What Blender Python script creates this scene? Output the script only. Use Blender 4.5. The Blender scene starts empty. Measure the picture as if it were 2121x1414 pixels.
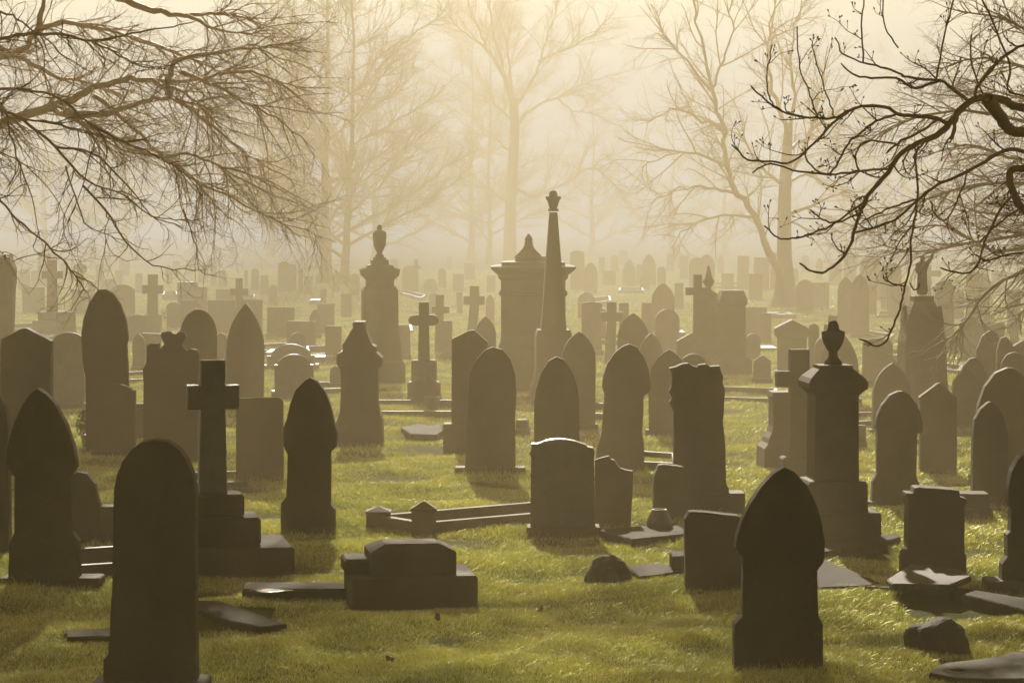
import bpy, math, random
import numpy as np
from mathutils import Vector, Matrix, Quaternion
R = math.radians
scn = bpy.context.scene
COL = scn.collection

# ------------------------------------------------------------------ camera
W0, H0, FPX, CAMZ, HORIZ = 2121.0, 1414.0, 5892.0, 3.6, 446.0
CX, CY = W0 / 2, H0 / 2
PITCH = math.atan((CY - HORIZ) / FPX)
cam_d = bpy.data.cameras.new('camera'); cam = bpy.data.objects.new('camera', cam_d); COL.objects.link(cam)
cam_d.sensor_width = 36.0; cam_d.lens = 36.0 * FPX / W0
cam_d.clip_start = 0.1; cam_d.clip_end = 2000
cam.location = (0, 0, CAMZ); cam.rotation_euler = (R(90) - PITCH, 0, 0)
scn.camera = cam

# ------------------------------------------------------------------ light
SUN_EL, SUN_AZ = R(23.0), R(-3.2)           # azimuth from +Y, negative = left
sunv = Vector((math.sin(SUN_AZ) * math.cos(SUN_EL), math.cos(SUN_AZ) * math.cos(SUN_EL), math.sin(SUN_EL)))
sl = bpy.data.lights.new('sun', 'SUN'); so = bpy.data.objects.new('sun', sl); COL.objects.link(so)
sl.energy = 5.0; sl.angle = R(0.5); sl.color = (1.0, 0.72, 0.40)
so.rotation_euler = sunv.to_track_quat('Z', 'Y').to_euler(); so.location = (0, 60, 60)
wd = bpy.data.worlds.new('World'); scn.world = wd; wd.use_nodes = True
nt = wd.node_tree; nt.nodes.clear()
sky = nt.nodes.new('ShaderNodeTexSky'); sky.sky_type = 'NISHITA'; sky.sun_disc = False
sky.sun_elevation = SUN_EL; sky.sun_rotation = SUN_AZ
sky.dust_density = 1.6; sky.air_density = 0.3
bg = nt.nodes.new('ShaderNodeBackground'); bg.inputs['Strength'].default_value = 0.05
wo = nt.nodes.new('ShaderNodeOutputWorld')
wb = nt.nodes.new('ShaderNodeMixRGB'); wb.blend_type = 'MULTIPLY'; wb.inputs['Fac'].default_value = 1; wb.inputs['Color2'].default_value = (1, .66, .22, 1)   # warm white balance
nt.links.new(sky.outputs[0], wb.inputs['Color1']); nt.links.new(wb.outputs[0], bg.inputs['Color']); nt.links.new(bg.outputs[0], wo.inputs['Surface'])

vs = scn.view_settings
vs.view_transform = 'Standard'; vs.look = 'None'; vs.gamma = 1.0; vs.use_curve_mapping = False
vs.exposure = 1.88
cy = scn.cycles
cy.max_bounces = 6; cy.diffuse_bounces = 2; cy.glossy_bounces = 2; cy.transmission_bounces = 3
cy.volume_bounces = 0; cy.transparent_max_bounces = 6
cy.sample_clamp_indirect = 6.0
cy.use_denoising = True

# ------------------------------------------------------------------ pixel helpers (pixels of the 2121 x 1414 picture)
cp, sp = math.cos(PITCH), math.sin(PITCH)
def ray(x, y):
    u, v = (x - CX) / FPX, (CY - y) / FPX
    return Vector((u, cp + v * sp, -sp + v * cp))
def gp(x, y):                       # point on the ground plane
    d = ray(x, y); k = CAMZ / -d.z
    return Vector((d.x * k, d.y * k, 0.0))
def at(x, y, Y):                    # point at distance Y
    d = ray(x, y); k = Y / d.y
    return Vector((d.x * k, Y, CAMZ + d.z * k))
def dist(yb): return gp(CX, yb).y

# ------------------------------------------------------------------ mesh building
def gh_np(x, y):                    # gentle humps of the ground
    f = np.clip((160 - y) / 100, 0.0, 1.0)
    return f * (0.035 * np.sin(x * 1.1 + 0.6 * y + 1.3) * np.sin(y * 0.55 - 0.4 * x) + 0.03 * np.sin(x * 2.3 - y * 1.9 + 0.5)
                + 0.022 * np.sin(x * 0.37 + 2.0) * np.sin(y * 2.6 + x * 0.8) + 0.012 * np.sin(4.1 * x + 1.0) * np.sin(5.3 * y))
def gh(x, y): return float(gh_np(np.array(x, dtype=float), np.array(y, dtype=float)))

class MB:
    def __init__(s): s.v = []; s.f = []
    def add(s, vs, fs):
        b = len(s.v); s.v.extend([tuple(p) for p in vs]); s.f.extend([tuple(i + b for i in f) for f in fs]); return s
    def box(s, c, d, b=0.012, m=None):
        hx, hy, hz = d[0] / 2, d[1] / 2, d[2] / 2
        b = min(b, hx * .45, hy * .45, hz * .45)
        rings = [(-hz, b), (-hz + b, 0), (hz - b, 0), (hz, b)]
        vs = []
        for z, i in rings:
            ax, ay = hx - i, hy - i; k = b
            vs += [(-ax + k, -ay, z), (ax - k, -ay, z), (ax, -ay + k, z), (ax, ay - k, z), (ax - k, ay, z), (-ax + k, ay, z), (-ax, ay - k, z), (-ax, -ay + k, z)]
        fs = [tuple(range(7, -1, -1)), tuple(range(24, 32))]
        for r in range(3):
            for i in range(8):
                fs.append((r * 8 + i, r * 8 + (i + 1) % 8, r * 8 + 8 + (i + 1) % 8, r * 8 + 8 + i))
        vs = [Vector(p) for p in vs]
        if m is not None: vs = [m @ p for p in vs]
        return s.add([p + Vector(c) for p in vs], fs)
    def prism(s, pts, th, b=0.012, y0=0.0, rng=None, jit=0.0):
        """outline (x,z) extruded along y, bevelled front and back edges, worn by jit"""
        q = []
        n0 = len(pts)
        for i in range(n0):                     # subdivide long edges
            a, c = Vector(pts[i]), Vector(pts[(i + 1) % n0]); L = (c - a).length
            k = max(1, int(L / 0.05))
            for j in range(k): q.append(a.lerp(c, j / k))
        n = len(q)
        area = sum(q[i].x * q[(i + 1) % n].y - q[(i + 1) % n].x * q[i].y for i in range(n))
        if area < 0: q.reverse()
        if rng and jit:
            q = [p + Vector((rng.uniform(-jit, jit), rng.uniform(-jit, jit))) for p in q]
        ins = []
        for i in range(n):
            e1 = (q[i] - q[i - 1]); e2 = (q[(i + 1) % n] - q[i])
            if e1.length < 1e-6 or e2.length < 1e-6: ins.append(q[i].copy()); continue
            n1 = Vector((-e1.y, e1.x)).normalized(); n2 = Vector((-e2.y, e2.x)).normalized()
            nn = n1 + n2
            nn = nn.normalized() if nn.length > 1e-4 else n1
            ins.append(q[i] + nn * b)
        yf, yb = y0 - th / 2, y0 + th / 2
        rings = [(ins, yf), (q, yf + b), (q, yb - b), (ins, yb)]
        vs = [(p.x, y, p.y) for ring, y in rings for p in ring]
        fs = [tuple(range(n)), tuple(range(4 * n - 1, 3 * n - 1, -1))]
        for r in range(3):
            for i in range(n):
                j = (i + 1) % n
                fs.append((r * n + j, r * n + i, r * n + n + i, r * n + n + j))
        return s.add(vs, fs)
    def lathe(s, prof, n=24, c=(0, 0), off=0.0, sq=1.0):
        """profile (radius, z) bottom to top; n=4 with off=45deg gives square work (radius = half width)"""
        k = math.sqrt(2) if n == 4 else 1.0
        a0 = R(45) if n == 4 else off
        vs, fs = [], []
        for r, z in prof:
            for i in range(n):
                a = a0 + 2 * math.pi * i / n
                vs.append((c[0] + math.cos(a) * r * k, c[1] + math.sin(a) * r * k * sq, z))
        m = len(prof)
        for r in range(m - 1):
            for i in range(n):
                j = (i + 1) % n
                fs.append((r * n + i, r * n + j, r * n + n + j, r * n + n + i))
        fs.append(tuple(range(n - 1, -1, -1))); fs.append(tuple(range((m - 1) * n, m * n)))
        return s.add(vs, fs)
    def build(s, name, mat, parent=None, smooth=False):
        me = bpy.data.meshes.new(name); me.from_pydata(s.v, [], s.f); me.update()
        if smooth: me.polygons.foreach_set('use_smooth', [True] * len(me.polygons))
        me.materials.append(mat)
        o = bpy.data.objects.new(name, me); COL.objects.link(o)
        if parent is not None: o.parent = parent
        return o

USED = set()
def tag(o, label, cat, group=None):
    n = len(label.split())
    if not 4 <= n <= 16: print('LABELLEN', n, label)
    if label in USED: print('LABELDUP', label)
    USED.add(label)
    o['label'] = label; o['category'] = cat; o['kind'] = 'thing'
    if group: o['group'] = group
    return o
def thing(name, label, cat, loc=(0, 0, 0), rot=0.0, group=None):
    o = bpy.data.objects.new(name, None); o.empty_display_size = 0.2; COL.objects.link(o)
    o.location = loc; o.rotation_euler = (0, 0, rot)
    return tag(o, label, cat, group)

# ------------------------------------------------------------------ materials
def N(nt, t, **kw):
    n = nt.nodes.new(t)
    for k, v in kw.items(): n.inputs[k].default_value = v
    return n
def new_mat(name):
    m = bpy.data.materials.new(name); m.use_nodes = True; m.node_tree.nodes.clear(); return m, m.node_tree
def ramp(nt, fac, stops):
    r = nt.nodes.new('ShaderNodeValToRGB'); e = r.color_ramp.elements
    while len(e) < len(stops): e.new(0.5)
    for el, (p, c) in zip(e, stops): el.position = p; el.color = (*c, 1)
    nt.links.new(fac, r.inputs['Fac']); return r.outputs['Color']
def stone_mat(name, c1, c2, lich, rough=0.55, bump=0.35, scale=6.0, spec=.5):
    m, nt = new_mat(name)
    tc = nt.nodes.new('ShaderNodeTexCoord'); oi = nt.nodes.new('ShaderNodeObjectInfo')
    ad = nt.nodes.new('ShaderNodeVectorMath'); ad.operation = 'ADD'
    sc = nt.nodes.new('ShaderNodeVectorMath'); sc.operation = 'SCALE'; sc.inputs['Scale'].default_value = 37.0
    cmb = nt.nodes.new('ShaderNodeCombineXYZ')
    for i in range(3): nt.links.new(oi.outputs['Random'], cmb.inputs[i])
    nt.links.new(cmb.outputs[0], sc.inputs[0])
    nt.links.new(tc.outputs['Object'], ad.inputs[0]); nt.links.new(sc.outputs[0], ad.inputs[1])
    def noise(s, det):
        n = N(nt, 'ShaderNodeTexNoise', Scale=s, Detail=det, Roughness=0.62); nt.links.new(ad.outputs[0], n.inputs['Vector']); return n
    n1 = noise(scale * .5, 6.0); n2 = noise(scale * 9, 5.0); n3 = noise(scale * 1.7, 8.0)
    col = ramp(nt, n1.outputs['Fac'], [(0.3, c1), (0.7, c2)])
    lm = ramp(nt, n3.outputs['Fac'], [(0.58, (0, 0, 0)), (0.68, (1, 1, 1))])
    mx = nt.nodes.new('ShaderNodeMixRGB'); mx.inputs['Color2'].default_value = (*lich, 1)
    nt.links.new(lm, mx.inputs['Fac']); nt.links.new(col, mx.inputs['Color1'])
    rr = nt.nodes.new('ShaderNodeMapRange'); rr.inputs['To Min'].default_value = rough - .12; rr.inputs['To Max'].default_value = rough + .14
    nt.links.new(n1.outputs['Fac'], rr.inputs['Value'])
    b = N(nt, 'ShaderNodeBump', Strength=bump, Distance=0.012); nt.links.new(n2.outputs['Fac'], b.inputs['Height'])
    p = nt.nodes.new('ShaderNodeBsdfPrincipled'); o = nt.nodes.new('ShaderNodeOutputMaterial')
    nt.links.new(mx.outputs[0], p.inputs['Base Color']); nt.links.new(rr.outputs[0], p.inputs['Roughness'])
    p.inputs['Specular IOR Level'].default_value = spec
    nt.links.new(b.outputs[0], p.inputs['Normal']); nt.links.new(p.outputs[0], o.inputs['Surface'])
    return m
M = {}
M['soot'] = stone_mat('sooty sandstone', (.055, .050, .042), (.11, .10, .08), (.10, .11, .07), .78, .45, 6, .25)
M['sand'] = stone_mat('brown sandstone', (.11, .092, .068), (.19, .16, .12), (.12, .13, .08), .76, .45, 6, .28)
M['grey'] = stone_mat('grey limestone', (.15, .145, .13), (.27, .26, .235), (.12, .13, .09), .7, .4, 6, .3)
M['polish'] = stone_mat('wet polished granite', (.07, .068, .066), (.15, .145, .14), (.1, .1, .09), .38, .15, 14, .42)
M['slab'] = stone_mat('lichen covered slab', (.035, .033, .026), (.075, .068, .054), (.05, .06, .03), .88, .8, 6, .2)
M['kerb'] = stone_mat('damp kerbstone', (.05, .048, .043), (.11, .102, .09), (.07, .08, .05), .58, .3, 9, .35)
M['glow_twig'] = stone_mat('twig bark with painted sun glow', (.30, .18, .06), (.44, .28, .10), (.2, .15, .07), .6, .1, 4)  # golden backlighting of the left twigs is put into this bark colour
M['rock'] = stone_mat('rough boulder stone', (.045, .042, .035), (.09, .085, .07), (.06, .075, .035), .8, .9, 5, .25)
M['bark'] = stone_mat('bark', (.055, .042, .028), (.10, .078, .05), (.10, .11, .06), .8, .6, 4)
M['bark'].name = 'tree bark'
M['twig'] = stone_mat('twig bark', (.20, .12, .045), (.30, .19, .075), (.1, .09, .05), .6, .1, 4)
M['clay'] = stone_mat('terracotta pot', (.14, .075, .045), (.2, .11, .065), (.12, .1, .08), .55, .1)
def insc_mat():
    m, nt = new_mat('inscribed slab stone')
    tc = nt.nodes.new('ShaderNodeTexCoord'); sx = nt.nodes.new('ShaderNodeSeparateXYZ'); nt.links.new(tc.outputs['Object'], sx.inputs[0])
    w = nt.nodes.new('ShaderNodeMath'); w.operation = 'MULTIPLY'; w.inputs[1].default_value = 2 * math.pi / 0.062; nt.links.new(sx.outputs['Y'], w.inputs[0])
    s = nt.nodes.new('ShaderNodeMath'); s.operation = 'SINE'; nt.links.new(w.outputs[0], s.inputs[0])
    mp = N(nt, 'ShaderNodeMapping'); mp.inputs['Scale'].default_value = (60, 24, 1); nt.links.new(tc.outputs['Object'], mp.inputs['Vector'])
    n = N(nt, 'ShaderNodeTexNoise', Scale=1.0, Detail=2.0); nt.links.new(mp.outputs[0], n.inputs['Vector'])
    n2 = N(nt, 'ShaderNodeTexNoise', Scale=9.0, Detail=6.0); nt.links.new(tc.outputs['Object'], n2.inputs['Vector'])
    t1 = nt.nodes.new('ShaderNodeMath'); t1.operation = 'GREATER_THAN'; t1.inputs[1].default_value = 0.25; nt.links.new(s.outputs[0], t1.inputs[0])
    t2 = nt.nodes.new('ShaderNodeMath'); t2.operation = 'GREATER_THAN'; t2.inputs[1].default_value = 0.47; nt.links.new(n.outputs['Fac'], t2.inputs[0])
    mu = nt.nodes.new('ShaderNodeMath'); mu.operation = 'MULTIPLY'; nt.links.new(t1.outputs[0], mu.inputs[0]); nt.links.new(t2.outputs[0], mu.inputs[1])
    base = ramp(nt, n2.outputs['Fac'], [(.3, (.045, .042, .035)), (.7, (.095, .088, .07))])
    mx = nt.nodes.new('ShaderNodeMixRGB'); mx.inputs['Color2'].default_value = (.018, .016, .012, 1)
    nt.links.new(mu.outputs[0], mx.inputs['Fac']); nt.links.new(base, mx.inputs['Color1'])
    b = N(nt, 'ShaderNodeBump', Strength=0.8, Distance=-0.006); nt.links.new(mu.outputs[0], b.inputs['Height'])
    p = N(nt, 'ShaderNodeBsdfPrincipled', Roughness=0.62); p.inputs['Specular IOR Level'].default_value = .12; o = nt.nodes.new('ShaderNodeOutputMaterial')
    nt.links.new(mx.outputs[0], p.inputs['Base Color']); nt.links.new(b.outputs[0], p.inputs['Normal']); nt.links.new(p.outputs[0], o.inputs['Surface'])
    return m
M['insc'] = insc_mat()
M['film'] = None
def grass_mat():
    m, nt = new_mat('grass blades')
    g = nt.nodes.new('ShaderNodeNewGeometry')
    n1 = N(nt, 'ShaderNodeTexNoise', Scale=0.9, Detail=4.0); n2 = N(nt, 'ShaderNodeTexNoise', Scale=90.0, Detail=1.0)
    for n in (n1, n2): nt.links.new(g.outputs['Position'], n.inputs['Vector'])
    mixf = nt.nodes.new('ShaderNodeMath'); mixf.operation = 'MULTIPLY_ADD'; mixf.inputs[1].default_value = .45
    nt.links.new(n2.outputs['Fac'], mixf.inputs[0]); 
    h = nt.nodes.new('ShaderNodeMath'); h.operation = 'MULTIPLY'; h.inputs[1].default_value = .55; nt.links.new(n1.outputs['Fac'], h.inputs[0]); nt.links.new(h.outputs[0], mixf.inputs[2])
    col = ramp(nt, mixf.outputs[0], [(.28, (.06, .11, .010)), (.42, (.19, .235, .02)), (.55, (.41, .385, .055)), (.68, (.56, .50, .15))])  # straw blades vary the turf; their pale end also paints in dew sparkle
    d = nt.nodes.new('ShaderNodeBsdfDiffuse'); t = nt.nodes.new('ShaderNodeBsdfTranslucent')
    gl = N(nt, 'ShaderNodeBsdfAnisotropic', Roughness=0.6)
    tc = nt.nodes.new('ShaderNodeMixRGB'); tc.blend_type = 'MULTIPLY'; tc.inputs['Fac'].default_value = 1; tc.inputs['Color2'].default_value = (1.5, 1.6, .8, 1)
    nt.links.new(col, tc.inputs['Color1']); nt.links.new(col, d.inputs['Color']); nt.links.new(tc.outputs[0], t.inputs['Color'])
    gl.inputs['Color'].default_value = (.95, .95, .62, 1)
    a0 = nt.nodes.new('ShaderNodeMixShader'); a0.inputs['Fac'].default_value = .5
    nt.links.new(d.outputs[0], a0.inputs[1]); nt.links.new(t.outputs[0], a0.inputs[2])
    a = a0
    fr = N(nt, 'ShaderNodeFresnel', IOR=1.55)
    ma = nt.nodes.new('ShaderNodeMath'); ma.operation = 'ADD'; ma.inputs[1].default_value = .24; ma.use_clamp = True; nt.links.new(fr.outputs[0], ma.inputs[0])
    b = nt.nodes.new('ShaderNodeMixShader'); nt.links.new(ma.outputs[0], b.inputs['Fac'])
    nt.links.new(a.outputs[0], b.inputs[1]); nt.links.new(gl.outputs[0], b.inputs[2])
    o = nt.nodes.new('ShaderNodeOutputMaterial'); nt.links.new(b.outputs[0], o.inputs['Surface'])
    return m
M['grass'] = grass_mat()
def ground_mat():
    m, nt = new_mat('turf soil')
    g = nt.nodes.new('ShaderNodeNewGeometry')
    n1 = N(nt, 'ShaderNodeTexNoise', Scale=0.7, Detail=8.0); n2 = N(nt, 'ShaderNodeTexNoise', Scale=30.0, Detail=4.0)
    for n in (n1, n2): nt.links.new(g.outputs['Position'], n.inputs['Vector'])
    col = ramp(nt, n1.outputs['Fac'], [(.3, (.05, .075, .010)), (.7, (.12, .125, .025))])
    b = N(nt, 'ShaderNodeBump', Strength=0.9, Distance=0.05); nt.links.new(n2.outputs['Fac'], b.inputs['Height'])
    p = N(nt, 'ShaderNodeBsdfPrincipled', Roughness=0.95); p.inputs['Specular IOR Level'].default_value = .05; nt.links.new(col, p.inputs['Base Color']); nt.links.new(b.outputs[0], p.inputs['Normal'])
    o = nt.nodes.new('ShaderNodeOutputMaterial'); nt.links.new(p.outputs[0], o.inputs['Surface'])
    return m
M['ground'] = ground_mat()
def simple(name, c, rough=.6):
    m, nt = new_mat(name)
    p = N(nt, 'ShaderNodeBsdfPrincipled', Roughness=rough)
    g = nt.nodes.new('ShaderNodeNewGeometry'); n = N(nt, 'ShaderNodeTexNoise', Scale=40.0, Detail=3.0); nt.links.new(g.outputs['Position'], n.inputs['Vector'])
    nt.links.new(ramp(nt, n.outputs['Fac'], [(.3, tuple(v * .7 for v in c)), (.7, tuple(min(1, v * 1.3) for v in c))]), p.inputs['Base Color'])
    o = nt.nodes.new('ShaderNodeOutputMaterial'); nt.links.new(p.outputs[0], o.inputs['Surface'])
    return m
def film_mat():
    m, nt = new_mat('water film')
    p = N(nt, 'ShaderNodeBsdfPrincipled', Roughness=0.16); p.inputs['Base Color'].default_value = (.05, .05, .045, 1); p.inputs['IOR'].default_value = 1.6
    o = nt.nodes.new('ShaderNodeOutputMaterial'); nt.links.new(p.outputs[0], o.inputs['Surface']); return m
M['film'] = film_mat()
M['leaf'] = simple('dead leaf', (.16, .07, .025)); M['flower'] = simple('withered flowers', (.10, .09, .045)); M['foliage'] = simple('evergreen leaves', (.05, .07, .03))

# ------------------------------------------------------------------ ground
def build_ground():
    ys = [4.0]; st = .3
    while ys[-1] < 430: ys.append(ys[-1] + st); st = min(st * 1.022, 12)
    xs = [0.0]; st = .3
    while xs[-1] < 170: xs.append(xs[-1] + st); st = .3 if xs[-1] < 14 else min(st * 1.06, 12)
    xs = np.array([-x for x in xs[:0:-1]] + xs); ys = np.array(ys)
    X, Y = np.meshgrid(xs, ys); Z = gh_np(X, Y)
    v = np.stack([X, Y, Z], -1).reshape(-1, 3); nx, ny = len(xs), len(ys)
    i = np.arange(ny - 1)[:, None] * nx + np.arange(nx - 1)[None, :]
    f = np.stack([i, i + 1, i + nx + 1, i + nx], -1).reshape(-1, 4)
    me = bpy.data.meshes.new('ground'); me.from_pydata(v.tolist(), [], f.tolist())
    me.polygons.foreach_set('use_smooth', [True] * len(me.polygons)); me.materials.append(M['ground'])
    o = bpy.data.objects.new('ground', me); COL.objects.link(o); o['kind'] = 'structure'
build_ground()

# ------------------------------------------------------------------ haze
def build_haze():
    mb = MB(); z0, z1 = -1.2, 24.5
    mb.box((0, 212, (z0 + z1) / 2), (380, 460, z1 - z0), 0.0001)
    m, nt = new_mat('haze air')
    v = nt.nodes.new('ShaderNodeVolumePrincipled'); o = nt.nodes.new('ShaderNodeOutputMaterial')
    v.inputs['Color'].default_value = (1.0, 0.82, 0.50, 1); v.inputs['Absorption Color'].default_value = (1, 1, 1, 1)
    v.inputs['Density'].default_value = HAZE_D; v.inputs['Anisotropy'].default_value = HAZE_G
    nt.links.new(v.outputs[0], o.inputs['Volume'])
    h = mb.build('haze', m); h['kind'] = 'stuff'
HAZE_D, HAZE_G = 0.0132, 0.12
build_haze()

# ------------------------------------------------------------------ headstones
SLABS = []                                     # ground rectangles kept free of grass: (x, y, half x, half y, rot)
def px_poly(poly, Y, xc):
    o = at(xc, HORIZ, Y).x
    return [(at(x, y, Y).x - o, at(x, y, Y).z) for x, y in poly], o
def clear(x, y, hx, hy, rot=0): SLABS.append((x, y, hx, hy, rot))
GRP = {'lancet': 'pointed-arch headstones', 'round': 'round-topped headstones', 'gable': 'gabled headstones', 'flat': 'square-topped headstones',
       'seg': 'shallow-arched headstones', 'ornate': 'ornate headstones'}

TUFT = []
def hero(poly, yb, label, kind='lancet', th=.15, mat='soot', rot=0, plinth=None, ped=False, jit=.0022):
    """a headstone whose outline is given in picture pixels; it stands on the ground at its own distance and true size"""
    Y = dist(yb); xs = [p[0] for p in poly if p[1] > yb - 40] or [p[0] for p in poly]
    xc = (min(xs) + max(xs)) / 2
    pts, X = px_poly(poly, Y, xc)
    rng = random.Random(int(xc * 7 + yb))
    c = math.cos(R(rot))
    pts = [(x / c, (z - .06) if z < .05 else z) for x, z in pts]
    t = thing('headstone', label, 'headstone', (X, Y, 0), R(rot), GRP.get(kind))
    TUFT.append((X, Y, (max(xs) - min(xs)) * Y / FPX / 2 * (1.15 if plinth else 1), th / 2 + (.1 if plinth else 0)))
    MB().prism(pts, th, .006, 0, rng, jit).build('slab', M[mat], t)
    w = max(p[0] for p in pts) - min(p[0] for p in pts)
    if plinth:
        (px0, px1, ptop) = plinth
        hw = (at(px1, ptop, Y).x - at(px0, ptop, Y).x); hz = max(.05, at(xc, ptop, Y).z)
        cx_ = (at(px1, ptop, Y).x + at(px0, ptop, Y).x) / 2 - X
        MB().box((cx_, 0, hz / 2 - .05), (hw, th + .2, hz + .1)).build('plinth', M['soot' if mat == 'polish' else mat], t)
    return t

def arch(w, h, kind, rise, hood):
    hw = w / 2; pts = []
    if hood:
        bw, zs, fw, zf = hood                  # body half width factor, spring height factor, foot factor, foot height factor
        pts = [(hw * fw, 0), (hw * fw, h * zf), (hw * bw, h * (zf + .03)), (hw * bw, h * (zs - .03)), (hw, h * zs)]
    else: pts = [(hw, 0)]
    if kind == 'lancet':
        a = rise * w; rr = (a * a + hw * hw) / (2 * hw); zc = h - a
        a1 = math.asin(min(1, a / rr)); 
        for i in range(9):
            an = a1 * i / 8; pts.append((hw - rr + rr * math.cos(an), zc + rr * math.sin(an)))
    elif kind == 'round':
        a = rise * w; 
        for i in range(10):
            an = math.pi / 2 * i / 9; pts.append((hw * math.cos(an), h - a + a * math.sin(an)))
    elif kind == 'gable': pts += [(hw, h - rise * w), (0.02, h)]
    elif kind == 'seg':
        a = rise * w; pts += [(hw, h - a * 1.5), (hw * .84, h - a * 1.5)]
        for i in range(7):
            x = hw * .8 * (1 - i / 6); pts.append((x, h - a * (x / (hw * .8)) ** 2))
    else: pts += [(hw, h - .02), (hw - .02, h)]
    out = pts + [(-x, z) for x, z in reversed(pts) if x > 1e-4]
    return [(x, z - .06 if z < .02 else z) for x, z in out]

def hs(kind, x0, x1, yt, yb, label, mat='sand', rise=None, hood=None, th=.14, rot=0, lean=0, plinth=True):
    Y = dist(yb); xc = (x0 + x1) / 2
    b = at(xc, HORIZ, Y).x; w = (at(x1, HORIZ, Y).x - at(x0, HORIZ, Y).x) / math.cos(R(rot)); h = at(xc, yt, Y).z
    rise = rise if rise is not None else {'lancet': .85, 'round': .5, 'gable': .25, 'seg': .14, 'flat': 0}[kind]
    rng = random.Random(int(x0 * 13 + yb))
    pts = arch(w, h, kind, min(rise, h / w * .8), hood)
    far = Y > 85
    t0 = MB().prism(pts, th, .005, 0, rng, .0018)
    if Y < 45: TUFT.append((b, Y, w * .58, th / 2 + .09))
    if far:
        o = t0.build('headstone', M[mat]); o.location = (b, Y, 0); o.rotation_euler = (0, R(lean), R(rot))
        return tag(o, label, 'headstone', GRP[kind])
    t = thing('headstone', label, 'headstone', (b, Y, 0), R(rot), GRP[kind]); t.rotation_euler = (0, R(lean), R(rot))
    t0.build('slab', M[mat], t)
    if plinth: MB().box((0, 0, .03), (w * 1.16, th + .18, .2)).build('plinth', M[mat], t)
    return t

# --- foreground and middle stones, outlines as seen
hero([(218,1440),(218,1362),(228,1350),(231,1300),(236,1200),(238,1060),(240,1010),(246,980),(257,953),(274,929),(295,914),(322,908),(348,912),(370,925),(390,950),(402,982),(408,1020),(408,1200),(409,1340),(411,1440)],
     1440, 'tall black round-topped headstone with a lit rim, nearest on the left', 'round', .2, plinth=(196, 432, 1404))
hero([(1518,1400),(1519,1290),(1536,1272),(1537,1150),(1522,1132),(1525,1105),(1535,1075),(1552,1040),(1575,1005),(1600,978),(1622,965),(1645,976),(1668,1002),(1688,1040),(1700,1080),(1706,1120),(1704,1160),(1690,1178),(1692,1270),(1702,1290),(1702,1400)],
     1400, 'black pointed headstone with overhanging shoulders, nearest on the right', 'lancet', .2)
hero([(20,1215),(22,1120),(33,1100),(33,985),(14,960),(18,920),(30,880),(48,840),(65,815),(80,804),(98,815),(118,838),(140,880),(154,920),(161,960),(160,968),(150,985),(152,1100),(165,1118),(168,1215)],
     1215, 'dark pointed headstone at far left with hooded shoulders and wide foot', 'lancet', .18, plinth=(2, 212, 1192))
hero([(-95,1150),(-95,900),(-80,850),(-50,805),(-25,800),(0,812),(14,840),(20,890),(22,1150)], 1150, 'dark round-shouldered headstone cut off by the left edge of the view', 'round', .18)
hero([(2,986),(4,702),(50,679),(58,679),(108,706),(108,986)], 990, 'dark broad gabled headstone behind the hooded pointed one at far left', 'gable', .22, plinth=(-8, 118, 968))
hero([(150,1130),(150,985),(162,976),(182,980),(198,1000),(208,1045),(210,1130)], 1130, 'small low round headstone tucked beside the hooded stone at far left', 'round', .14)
hero([(180,930),(178,780),(172,745),(170,690),(174,660),(185,630),(200,605),(205,600),(218,599),(232,606),(250,630),(262,665),(266,700),(263,715),(266,770),(270,930)],
     935, 'very tall bullet-shaped headstone under the tip of the hanging twig', 'lancet', .16, 'soot')
hero([(298,955),(299,790),(297,765),(305,750),(306,715),(312,711),(329,711),(330,726),(342,712),(334,695),(337,688),(350,686),(358,692),(366,692),(372,686),(383,688),(387,697),(380,710),(378,715),(388,727),(396,722),(408,724),(413,732),(413,760),(410,790),(412,955)],
     955, 'ornate headstone with a carved two-lobed scroll finial and corner posts', 'ornate', .2)
hero([(582,1105),(583,1040),(594,1028),(597,940),(588,920),(588,885),(595,868),(602,835),(615,805),(632,787),(643,781),(657,788),(674,810),(686,840),(693,870),(699,895),(697,925),(686,935),(685,1040),(695,1055),(695,1105)],
     1105, 'dark pointed headstone with hooded shoulders standing alone left of centre', 'lancet', .18)
hero([(490,1000),(490,824),(578,822),(586,829),(588,1000)], 1000, 'plain dark square-topped headstone between stepped cross and lone pointed stone', 'flat', .16, 'sand')
hero([(697,918),(698,872),(706,850),(708,800),(707,765),(699,752),(699,732),(711,727),(711,712),(716,706),(733,676),(731,670),(735,665),(757,665),(759,672),(757,677),(772,712),(780,717),(779,727),(786,733),(793,740),(792,756),(785,762),(783,830),(787,848),(793,870),(795,918)],
     918, 'bottle-shaped memorial pedestal with steep truncated cap and moulded capital', 'ornate', .5, 'sand', jit=.002)
hero([(935,930),(936,702),(972,684),(982,683),(1010,707),(1012,930)], 930, 'gabled headstone on broad base overlapping the taller round-arched one at centre', 'gable', .2, 'sand', plinth=(918, 1062, 876))
hero([(960,985),(965,950),(970,800),(975,770),(988,742),(1005,724),(1022,718),(1042,724),(1058,745),(1067,775),(1070,812),(1067,870),(1068,985)],
     985, 'rounded arch headstone at centre in front of the gabled one', 'round', .15, 'sand', plinth=(942, 1088, 966))
hero([(1107,1000),(1106,840),(1110,805),(1120,772),(1136,747),(1152,738),(1168,744),(1186,770),(1196,800),(1200,835),(1200,1000)], 1000,
     'plain rounded lancet headstone directly below the obelisk', 'lancet', .15, 'sand')
hero([(1233,975),(1236,925),(1246,895),(1252,815),(1247,800),(1249,780),(1258,752),(1273,730),(1290,716),(1302,712),(1318,718),(1333,738),(1344,765),(1348,798),(1344,810),(1333,820),(1330,890),(1334,930),(1334,975)],
     975, 'mushroom-hooded pointed headstone with flared foot right of centre', 'lancet', .18, 'sand')
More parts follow.
